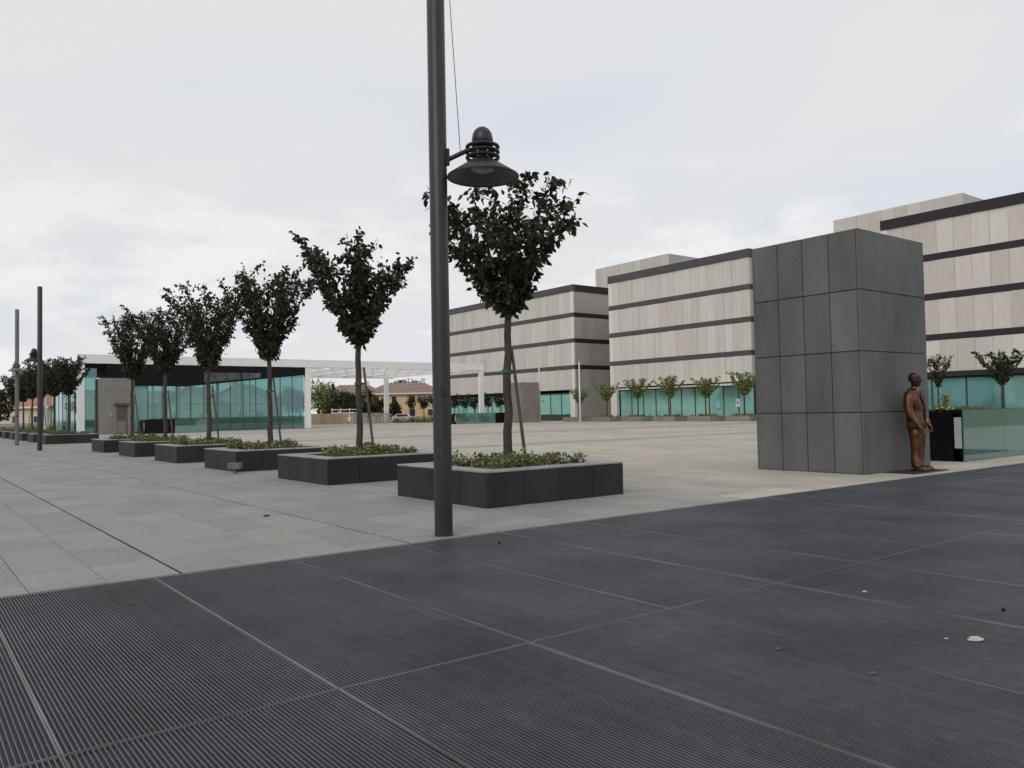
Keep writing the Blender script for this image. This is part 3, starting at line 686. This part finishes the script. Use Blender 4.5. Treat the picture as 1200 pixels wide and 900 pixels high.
# ------------------------------------------------------------------ office buildings
ZB = [(20.3, 19.33), (16.12, 15.46), (12.26, 11.62), (8.28, 7.66)]    # dark bands (top, bottom)
ZP = [(19.33, 16.12), (15.46, 12.26), (11.62, 8.28), (7.66, 4.62)]    # cladding rows
BX = 80.0
def office(y0, y1, label, pw, cm, end_m, corner=True, depth=17, glass=None, endy=True, bandm='band'):
    t = thing('office_building', label, 'building', (0, 0, 0), 0, 'office blocks')
    core = MB().box(BX+.35, y0+.35, 4.64, BX+depth, y1-.02, 20.2).box(BX+1.6, y0+.36, 0, BX+depth-.01, y1-.03, 4.63); ob('core', core, 'void', t)
    rb = random.Random(int(y0*10))
    for i, (a, b) in enumerate(ZB):
        pr_ = .0 if i else -.12
        ob('band', MB().cbox(BX+pr_, y0+pr_, b, BX+.35, y1, a, .02), bandm, t)
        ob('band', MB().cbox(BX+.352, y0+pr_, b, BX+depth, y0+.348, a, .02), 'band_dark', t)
    n = int(round((y1-y0-.7)/pw)); w = (y1-y0-.7)/n
    ys = y0 + (.7 if corner else 0) if corner != 'far' else y0
    for a, b in ZP:
        for k in range(n):
            piece('cladding_panel', (.22, w-.02, a-b-.004), cm, t, (BX+.02+rb.choice((0, .02, .04)), ys+k*w+.01, b+.002), .006)
        if corner == 'far': piece('corner_panel', (.24, .68, a-b-.004), 'clad_pale', t, (BX, y1-.69, b+.002), .006)
        elif corner: piece('corner_panel', (.24, .68, a-b-.004), 'clad_pale', t, (BX, y0+.01, b+.002), .006)
    m_ = int(depth/1.35); we = (depth-.3)/m_
    for a, b in ZP:
        for k in range(m_): piece('cladding_panel', (we-.02, .22, a-b-.004), end_m, t, (BX+.3+k*we, y0+.03+rb.choice((0, .02)), b+.002), .006)
    return t
def shopfront(t, y0, y1, z0, z1, w, m='teal_pane', x=BX+.6, first_void=0):
    n = max(1, int(round((y1-y0)/w))); w = (y1-y0)/n
    ob('lintel', MB().cbox(x-.15, y0, z1, x+.2, y1, z1+.18, .01), 'band_dark', t)
    ob('sill', MB().cbox(x-.1, y0, 0, x+.2, y1, z0, .01), 'mullion', t)
    for k in range(n):
        piece('glass_pane', (.05, w-.14, z1-z0), m, t, (x, y0+k*w+.07, z0), .004)
        piece('mullion', (.16, .12, z1-z0), 'mullion', t, (x-.06, y0+k*w-.06, z0), .004)
A = office(89.4, 126.0, 'striped office block at left behind the lamp post, partly behind the tree', 1.4, 'clad', 'clad_end')
shopfront(A, 90.6, 98.3, .95, 4.05, 2.5); shopfront(A, 106, 124, .5, 4.05, 2.5)
ob('pier', MB().cbox(BX, 89.45, 0, BX+.5, 90.5, 4.6, .01), 'clad_pale', A)
ob('wall', MB().cbox(BX+.51, 89.45, 0, BX+16, 89.8, 4.6, .01), 'clad_end', A)
ob('wall', MB().cbox(BX+.3, 102.2, 0, BX+.6, 105.8, 4.6, .01), 'clad', A)
B = office(58.2, 81.9, 'striped office block in the middle, left of the granite block', 1.25, 'clad', 'clad_end', corner='far')
shopfront(B, 58.4, 80.6, .35, 4.1, 2.25)
ob('pier', MB().cbox(BX, 80.7, 0, BX+.5, 81.88, 4.6, .01), 'clad_pale', B)
ob('canopy', MB().cbox(BX-1.6, 58.3, 4.15, BX+.44, 63.0, 4.38, .02), 'clad_pale', B)
ob('canopy', MB().cbox(BX-1.2, 64.0, 4.2, BX+.44, 80.0, 4.36, .02), 'clad_pale', B)
C_ = office(8.0, 42.1, 'striped office block at right behind the granite block', 1.62, 'clad_two_tone', 'clad_end', corner='far', bandm='band_dark')
shopfront(C_, 9, 41.0, .35, 3.95, 3.3, 'teal_dark')
ob('band', MB().cbox(BX+.02, 8.1, 3.95+.19, BX+.5, 41.9, 4.61, .01), 'band_dark', C_)
ob('pier', MB().cbox(BX, 41.1, 0, BX+.5, 42.08, 4.1, .01), 'clad_pale', C_)
# notices on the middle building's doors
sg_ = thing('door_sign', 'pale blue notice on the glass doors of the middle office block', 'sign', (BX+.50, 63.3, 1.45)); ob('board', MB().cbox(0, 0, 0, .04, .62, .92, .003), 'sign_blue', sg_)
sg_ = thing('door_sign', 'white notice with a dark mark on the glass doors of the middle office block', 'sign', (BX+.50, 60.4, 1.6)); ob('board', MB().cbox(0, 0, 0, .04, .62, .98, .003), 'sign_white', sg_)
ob('mark', MB().box(-.012, .24, .34, -.002, .40, .66), 'ink', sg_)
def tower(y0, y1, z1, label, x=90.0, pw=1.4):
    t = thing('roof_block', label, 'building', (0, 0, 0), 0, 'tall pale blocks behind the offices'); dx = 13
    ob('core', MB().box(x+.25, y0+.25, 0, x+dx, y1-.03, z1-.06), 'clad_end', t)
    n = int((y1-y0)/pw); w = (y1-y0)/n
    for k in range(n): piece('cladding_panel', (.2, w-.02, z1-14), 'clad', t, (x, y0+k*w+.01, 14), .006)
    n = int(dx/pw); w = (dx-.3)/n
    for k in range(n): piece('cladding_panel', (w-.02, .2, z1-14), 'clad_end', t, (x+.22+k*w, y0, 14), .006)
    return t
tower(79.45, 95.0, 24.3, 'pale clad block rising behind the middle office roof')
tower(38.3, 53.2, 23.9, 'pale clad block rising behind the granite block and right office roof')
# dark link wall between the left and middle blocks
lk = tag(ob('link_wall', MB().cbox(88.0, 81.95, 0, 88.4, 89.3, 4.5, .02), 'clad_end'), 'dark wall closing the gap between left and middle office blocks', 'wall')

# planters and small trees in front of the offices
gvars = [vase_tree(301+k*7, fork=2.9, top=5.35, spread=1.85, leaf=.24, nlimb=11, m='leaf_green', trunk_r=.10, dens=.5, stake=False, ntw=12) for k in range(3)]
dvars = [vase_tree(401+k*7, fork=3.1, top=5.8, spread=1.9, leaf=.22, nlimb=12, m='leaf_dark', trunk_r=.10, dens=.65, stake=(k == 0), ntw=12) for k in range(2)]
thinv = vase_tree(431, fork=3.0, top=5.9, spread=1.2, leaf=.19, nlimb=8, m='leaf_dark', trunk_r=.08, dens=.5, stake=False, sparse=.35)
ocover = cover_mesh('ground_cover', 210, 2.4, 2.3, 700, .16, 'leaf_green', .34, 18)
pf = None
ylist = [24.0, 29.3, 34.6, 39.9, 45.2, 50.4, 55.6, 61.0, 66.4, 71.8, 77.4]
nm = ['at the right edge', 'second from the right edge', 'just right of the statue', 'hidden one behind the granite block', 'next hidden one behind the granite block', 'touching the granite block', 'before the glass doors', 'left of the glass doors', 'third from the middle block left end', 'second from the middle block left end', 'at the middle block left end']
for k, y in enumerate(ylist):
    if k in (3, 4): continue
    lb = 'low brown stone planter before the offices, ' + nm[k]
    if pf is None: pf = make_planter(lb, 'planter', 'planters before the offices', (73.6, y-1.7, 0), 2.6, 3.4, .62, m='concrete', cop='concrete', rim=.2)
    else: dup(pf, (73.6, y-1.7, 0), 0, lb)
    c = link('ground_cover', ocover, None, (74.9, y, .52), k*1.57); tag(c, 'green plants in the office planter ' + nm[k], 'ground cover', 'ground cover in the office planters', 'stuff')
    v = dvars[k % 2] if k < 2 else thinv if k == 2 else gvars[k % 3]
    put_tree(v, (74.9, y, 0), k*1.3, ('dark small tree' if k < 3 else 'bright green small tree') + ' before the offices, ' + nm[k], 'small trees before the offices', .93 if k in (7, 10) else 1.0)
# the last two green trees between the blocks
put_tree(gvars[1], (75.2, 83.2, 0), 2.0, 'bright green small tree before the gap between left and middle office blocks', 'small trees before the offices', .84)
dup(pf, (73.7, 81.6, 0), 0, 'low brown stone planter before the gap between left and middle office blocks')
# masts
for i_, (px, dd, lb) in enumerate(((633, 113, 'thin pale mast right of the small far grey block'), (680, 104, 'thin pale mast between the two small trees before the gap'))):
    d = (px-600)/F*r2 - (490-450)/F*u2 + fwd
    t = thing('mast', lb, 'mast', (d.x*dd, d.y*dd, 0), 0, 'thin pale masts')
    ob('pole', MB().lathe([(.12, 0), (.10, 7.7+i_*.1), (.001, 7.75+i_*.1)], 12), 'pale_mast', t)
    if i_ == 0: ob('camera_arm', MB().cbox(.1, -.05, 2.9, .75, .05, 3.02, .005), 'pale_mast', t); ob('floodlight', MB().cbox(.5, -.15, 2.75, .95, .15, 2.895, .005), 'clad_end', t)
    ob('foot', MB().cbox(-.2, -.2, 0, .2, .2, .03, .004), 'pale_mast', t)

# row of clipped round trees at the back
bc = [round_crown('crown', 500+k, .95, 1.3, 900, .22, 'leaf_dark', 22) for k in range(3)]
btk = MB().tube([(0, 0, 0), (.02, 0, 1.5), (0, .02, 2.6)], [.09, .07, .06], 8).mesh('trunk', 'bark')
for k, px in enumerate((483, 497, 511, 533, 544, 556, 572, 586, 598)):
    dd = 131-1.3*k; d = (px-600)/F*r2 - (495-450)/F*u2 + fwd
    t = thing('round_tree', 'small round headed dark tree, number %s from the left in the row behind the white frame' % ('first', 'second', 'third', 'fourth', 'fifth', 'sixth', 'seventh', 'eighth', 'ninth')[k], 'tree', (d.x*dd, d.y*dd, 0), k*.9, 'clipped round trees')
    t['label'] = t['label'].replace('number ', '')
    link('trunk', btk, t); link('crown', bc[k % 3], t, (0, 0, 3.35))

# ------------------------------------------------------------------ glass pavilion and white frame
PY = 92.0
pv = thing('glass_pavilion', 'dark roofed green glass pavilion under a long white steel frame', 'building', (0, 0, 0))
XL, XM, XR, ZT = 14.95, 39.4, 65.0, 8.25
ob('beam', MB().cbox(XL-.3, PY, 7.32, XR+.35, PY+.5, ZT, .01), 'white_steel', pv)
for x_, y_ in ((XL, PY), (XM, PY), (XR, PY), (XL, 118), (XM, 118), (XR-.8, 118)):
    ob('column', MB().cbox(x_-.35, y_+.04, 0, x_+.35, y_+.46, 7.315, .01), 'white_steel', pv)
ob('beam', MB().cbox(XL-.3, 118, 7.35, XR+.35, 118.5, 8.2, .01), 'white_steel', pv)
for k in range(7):
    x_ = XM + (XR-XM)*k/6; ob('rafter', MB().cbox(x_-.15, PY+.51, 7.45 if k in (0, 6) else 7.6, x_+.15, 117.99, 8.18 if k in (0, 6) else 8.0, .01), 'white_steel', pv)
for k in range(6):
    y_ = PY+4.2*(k+1)-1.2
    ob('purlin', MB().cbox(XM, y_, 8.005, XR, y_+.2, 8.17, .01), 'white_steel', pv)
# dark roof and its dipping fascia
ob('roof', MB().box(XL+.4, PY+.52, 7.0, XM-.17, 117.9, 7.6), 'void', pv)
fas = [(XL+2.4, 7.31), (XL+2.4, 5.78), (19.76, 5.78), (19.761, 5.05), (25.4, 4.98), (XM-.36, 6.40), (XM-.36, 7.31)]
ob('fascia', MB().xprism(fas, PY+.06, PY+.34), 'void', pv)
ob('clerestory', MB().xprism([(27.2, 5.42), (31.3, 5.80), (31.3, 6.55), (27.2, 6.55)], PY+.03, PY+.055), 'dim_glass', pv); ob('clerestory', MB().xprism([(31.45, 5.84), (33.6, 6.02), (33.6, 6.55), (31.45, 6.55)], PY+.03, PY+.055), 'dim_glass', pv)
ob('reveal', MB().box(XL+.35, PY+.4, 6.9, XL+2.4, PY+.6, 7.31), 'void', pv)
# concrete core with door
ob('core_wall', MB().cbox(16.55, PY-1.2, 0, 19.75, PY+1.6, 5.76, .01), 'concrete', pv)
ob('core_joint', MB().box(16.56, PY-1.203, 4.35, 19.74, PY-1.2001, 4.38), 'concrete_dark', pv)
dr = ob('door', MB().cbox(18.02, PY-1.23, .02, 19.05, PY-1.202, 2.9, .004), 'concrete_dark', pv); ob('door_panel', MB().cbox(18.06, PY-1.245, .06, 18.92, PY-1.232, 1.3, .003), 'door_tan', dr)
ob('door_hood', MB().cbox(17.8, PY-1.45, 2.95, 19.2, PY-1.205, 3.2, .006), 'concrete_dark', pv)
ob('door_lamp', MB().cbox(17.45, PY-1.28, 1.95, 17.6, PY-1.21, 2.05, .004), 'sign_white', pv)
# glass fronts
def gwall(x0, x1, w, y, z1, m):
    n = int(round((x1-x0)/w)); w = (x1-x0)/n
    for k in range(n):
        zt = z1(x0+(k+.5)*w) if callable(z1) else z1
        piece('glass_pane', (w-.05, .03, zt-.12), m, pv, (x0+k*w+.025, y, .1), .003)
        piece('mullion', (.06, .14, zt-.02), 'mullion', pv, (x0+k*w-.03, y-.05, 0), .003)
gwall(XL+.4, 16.5, .8, PY+.4, 6.85, 'glass_clear'); gwall(19.8, 21.4, 1.6, PY+.4, 6.95, 'teal_pane'); gwall(21.4, XM-.4, 1.5, PY+.4, 6.95, 'glass_clear')
ob('threshold', MB().box(XL+.3, PY+.3, 0, XM, PY+.55, .07), 'mullion', pv)
for k in range(7):       # side glass running back from the left column
    piece('glass_pane', (.03, 2.5, 5.9), 'teal_dark' if k % 3 else 'glass_clear', pv, (XL-.1, PY+.6+k*2.56, .1), .003); piece('mullion', (.12, .05, 6.0), 'mullion', pv, (XL-.14, PY+.55+k*2.56, .05), .003)
ob('side_fascia', MB().box(XL-.14, PY+.6, 6.05, XL+.38, 117.9, 7.3), 'void', pv)
for k, x_ in enumerate((21.9, 24.2, 26.0, 28.9, 29.5, 32.4, 35.1, 35.7, 38.2)): ob('inner_column', MB().lathe([(.10+.05*(k % 3), .02), (.10+.05*(k % 3), 6.99)], 12, x_, PY+5+(k*5) % 9), 'mullion', pv)
for x0_, x1_, z_, yy_ in ((25.0, 26.7, 2.6, 3.0), (29.6, 31.0, 3.3, 5.0), (33.0, 34.4, 2.2, 3.5), (22.4, 23.6, 3.0, 6.0)):
    ob('inner_doorway', MB().box(x0_, PY+yy_, 0, x0_+.1, PY+yy_+.1, z_).box(x1_-.1, PY+yy_, 0, x1_, PY+yy_+.1, z_).box(x0_+.101, PY+yy_, z_-.12, x1_-.101, PY+yy_+.1, z_), 'mullion', pv)
ob('rear_rail', MB().box(21.5, PY+9, 3.1, 38.8, PY+9.1, 3.22), 'mullion', pv)
ob('inner_counter', MB().cbox(24, PY+6, 0, 37, PY+7.2, 1.5, .01), 'teal_dark', pv)

# ------------------------------------------------------------------ houses, fences and trees beyond
def at(px, dd):
    d = (px-600)/F*r2 - (490-450)/F*u2 + fwd; return d.x*dd, d.y*dd
def house(px, dd, w, dp, eave, ridge, label, wm, rm, wins=3, rz=None, gable=False, chim=True, floors=2):
    x_, y_ = at(px, dd); t = thing('house', label, 'house', (x_, y_, 0), -YAW if rz is None else rz, 'houses beyond the square')
    wl_ = MB().box(-w/2, -dp/2, 0, w/2, dp/2, eave)
    if gable: wl_.xprism([(-w/2, eave+.001), (w/2, eave+.001), (0, ridge-.15)], -dp/2, dp/2)
    ob('wall', wl_, wm, t); ov = .6
    if gable: rf = MB().xprism([(-w/2-ov, eave-.28), (0, ridge-.02), (w/2+ov, eave-.28), (w/2+ov, eave-.08), (0, ridge+.2), (-w/2-ov, eave-.08)], -dp/2-ov, dp/2+ov)
    else:
        a, b, cc = w/2+ov, dp/2+ov, min(dp/2, w/2)*.95; e_ = eave-.02
        rf = MB().add([(-a, -b, e_), (a, -b, e_), (a, b, e_), (-a, b, e_), (-a+cc, 0, ridge), (a-cc, 0, ridge), (-a, -b, e_+.22), (a, -b, e_+.22), (a, b, e_+.22), (-a, b, e_+.22)],
            [(3, 2, 1, 0), (0, 1, 7, 6), (1, 2, 8, 7), (2, 3, 9, 8), (3, 0, 6, 9), (6, 7, 5, 4), (7, 8, 5), (8, 9, 4, 5), (9, 6, 4)])
    r_ = ob('roof', rf, rm, t)
    if not gable: ob('eaves', MB().box(-w/2-ov+.02, -dp/2-ov-.02, eave-.2, w/2+ov-.02, -dp/2-ov+.1, eave+.12), 'clad_pale', r_)
    if chim: ob('chimney', MB().cbox(w*.22, -.4, eave+.5, w*.22+.8, .4, ridge+.9, .03), 'clad_pale', r_)
    for fl_ in range(floors):
        for k in range(wins):
            x0 = -w/2+w*(k+.5)/wins-.5; z0 = 1.0+fl_*2.8
            if z0+1.3 > eave: continue
            wn_ = ob('window', MB().cbox(x0-.08, -dp/2-.06, z0-.08, x0+1.08, -dp/2+.02, z0+1.38, .01), 'clad_pale' if k % 2 else 'shutter', t)
            ob('pane', MB().box(x0, -dp/2-.075, z0, x0+1, -dp/2-.061, z0+1.3), 'window_glass', wn_)
    return t
house(476, 172, 15, 9, 5.7, 8.1, 'yellow villa with brown hipped roof seen through the white frame', 'wall_yellow', 'roof_brown', 4)
house(524, 178, 9, 9, 4.9, 7.3, 'cream house with reddish roof just behind the large lamp post', 'wall_cream', 'roof_brown', 2)
house(415, 215, 15, 9, 6.6, 9.4, 'beige house with brown roof behind the dark trees in the frame', 'wall_beige', 'roof_brown', 4)
house(232, 150, 9, 8, 4.0, 7.0, 'pale yellow gabled house seen through the pavilion glass, left', 'wall_yellow', 'roof_brown', 2, gable=True, chim=False, floors=1)
house(288, 156, 12, 8, 4.8, 7.6, 'cream gabled house seen through the pavilion glass, middle', 'wall_cream', 'roof_brown', 3, gable=True, chim=False)
house(26, 150, 15, 10, 3.9, 7.6, 'cream house with orange tiled roof at the far left', 'wall_cream', 'roof_orange', 4, chim=False, floors=1)
house(105, 165, 12, 8, 4.4, 7.4, 'yellow house seen through glass left of the concrete core', 'wall_yellow', 'roof_brown', 3, gable=True, chim=False, floors=1)
house(182, 175, 14, 9, 5.0, 7.4, 'beige house far behind the pavilion', 'wall_beige', 'roof_brown', 3, chim=False)

def bg_tree(px, dd, h, r_, label, seed, m='leaf_dark', cz=None, kind='broad', n=1500):
    x_, y_ = at(px, dd); t = thing('tree', label, 'tree', (x_, y_, 0), seed, 'trees beyond the square')
    cb = {'broad': .30, 'tall': .12, 'pine': .70, 'cone': .12}[kind]*h
    crz = (h-cb)/2
    link('crown', round_crown('crown', 900+seed, r_, crz*1.05, n, .38, m, 34, .36, .85 if kind == 'cone' else 0), t, (0, 0, cb+crz))
    ob('trunk', MB().tube([(0, 0, -.1), (.05, .02, h*.4), (0, 0, h*.75)], [.2, .15, .06], 8), 'bark', t)
    return t
for i_, a_ in enumerate(((373, 150, 8.9, 2.6, 'bright green bushy tree right of the pavilion corner', 'leaf_green', 'tall'), (384, 152, 7.4, 2.0, 'second green bushy tree right of the pavilion corner', 'leaf_green', 'tall'),
        (391, 156, 7.5, 1.1, 'narrow dark conifer left in the white frame', 'leaf_dark', 'cone'), (402, 150, 6.4, 2.3, 'dark leafy tree in the left half of the frame', 'leaf_dark', 'broad'),
        (416, 148, 5.9, 2.3, 'dark leafy tree behind the second walk tree trunk', 'leaf_dark', 'broad'), (431, 155, 6.9, 2.0, 'dark feathery tree left of the yellow villa', 'leaf_dark', 'tall'),
        (441, 150, 4.7, 1.6, 'dark shrub tree against the yellow villa corner', 'leaf_dark', 'tall'), (462, 148, 4.2, 1.4, 'dark shrub in front of the yellow villa', 'leaf_dark', 'tall'), (478, 205, 10.4, 4.2, 'umbrella pine behind the yellow villa roof', 'leaf_dark', 'pine'),
        (208, 165, 7.8, 2.6, 'dark tree seen through the pavilion glass at left', 'leaf_dark', 'broad'), (222, 170, 8.4, 2.8, 'dark tree behind the gabled house in the glass', 'leaf_dark', 'broad'), (240, 172, 8.0, 2.6, 'dark tree right of the gabled house in the glass', 'leaf_dark', 'broad'),
        (338, 150, 7.4, 2.8, 'green tree seen through the right end of the pavilion glass', 'leaf_dark', 'broad'), (352, 152, 6.4, 2.2, 'green tree at the pavilion glass corner', 'leaf_green', 'broad'),
        (-4, 100, 5.8, 2.4, 'round dark tree at the left edge of the view', 'leaf_dark', 'broad'), (262, 176, 7.2, 2.6, 'dark tree between the two houses in the glass', 'leaf_dark', 'broad'), (68, 170, 7.0, 3.2, 'dark tree behind the left end of the pavilion', 'leaf_dark', 'broad'))):
    bg_tree(a_[0], a_[1], a_[2], a_[3], a_[4], i_, a_[5], kind=a_[6])
def board_fence(px0, px1, dd, h, w, m, label, gap=.02):
    a = Vector((*at(px0, dd), 0)); b = Vector((*at(px1, dd), 0)); L_ = (b-a).length; n = int(L_/w)
    t = thing('fence', label, 'fence', a, math.atan2(b.y-a.y, b.x-a.x), 'fences beyond the square')
    for k in range(n): piece('board', (w-gap, .04, h), m, t, (k*w, 0, 0), .004)
    ob('rail', MB().box(0, .045, .3, L_, .10, .42).box(0, .045, h-.4, L_, .10, h-.28), m, t)
    return t
board_fence(362, 412, 131, 1.75, .9, 'fence_wood', 'brown board fence right of the pavilion', .01)
board_fence(412, 460, 131, 1.75, .45, 'fence_grey', 'grey picket fence left of the yellow villa', .13)
wx = MB(); 
t = thing('garden_wall', 'low pale wall beyond the tree walk at far left', 'wall', (*at(-60, 118), 0), 0)
a = Vector((*at(-60, 118), 0)); b = Vector((*at(75, 118), 0)); L_ = (b-a).length; t.rotation_euler = (0, 0, math.atan2(b.y-a.y, b.x-a.x))
ob('wall', MB().box(0, 0, 0, L_, .2, 1.15), 'fence_grey', t); ob('cap', MB().box(0, -.04, 1.152, L_, .24, 1.22), 'clad_pale', t)
# white rail beside the dark trees
t = thing('white_railing', 'white garden railing in front of the dark trees inside the frame', 'railing', (*at(388, 134), 0), -YAW)
rl = MB(); [rl.box(0, 0, z, 4.6, .08, z+.13) for z in (1.75, 2.3)]; ob('rail', rl, 'white_steel', t)
for k in range(4): ob('post', MB().box(.1+k*1.45, .09, 0, .22+k*1.45, .2, 2.6), 'white_steel', t)
# hedge
def hedge(px0, px1, dd, h, label, seed, m='leaf_green'):
    a = Vector((*at(px0, dd), 0)); b = Vector((*at(px1, dd), 0)); L_ = (b-a).length; rng = np.random.default_rng(seed); n = int(260*L_/2)
    P = np.stack([rng.uniform(0, L_, n), rng.uniform(-.5, .5, n), rng.uniform(0, h, n)*(.8+.25*np.sin(rng.uniform(0, L_, n)))], 1)
    o = link('hedge', leaves_mesh('hedge', P, rng.normal(size=(n, 3)), .25, m, rng, .7), None, a, math.atan2(b.y-a.y, b.x-a.x)); tag(o, label, 'hedge', None, 'stuff')
hedge(460, 604, 133, .95, 'low green hedge behind the white frame and round trees', 1); hedge(205, 350, 140, 1.6, 'dark hedge seen through the pavilion glass', 2, 'leaf_dark')
hedge(-40, 90, 112, .8, 'low green hedge beyond the tree walk at the far left', 3)
def car(px, dd, rz, label):
    t = thing('parked_car', label, 'car', (*at(px, dd), 0), rz, 'cars parked beyond the square')
    body = [(-2.1, .32), (2.1, .32), (2.12, .75), (1.9, .95), (1.05, 1.02), (.55, 1.45), (-1.2, 1.48), (-1.85, 1.05), (-2.12, .95)]
    ob('body', MB().xprism(body, -.85, .85), 'car_white', t); ob('window', MB().xprism([(-1.5, 1.02), (.9, 1.02), (.5, 1.38), (-1.15, 1.40)], -.87, -.852), 'window_glass', t)
    for wx_ in (-1.35, 1.35):
        for wy in (-.87, .70): ob('wheel', MB().tube([(wx_, wy, .32), (wx_, wy+.17, .32)], .32, 16), 'tyre', t)
car(474, 141, -YAW, 'white car parked in front of the yellow villa'); car(398, 142, -YAW, 'white car parked behind the brown fence')
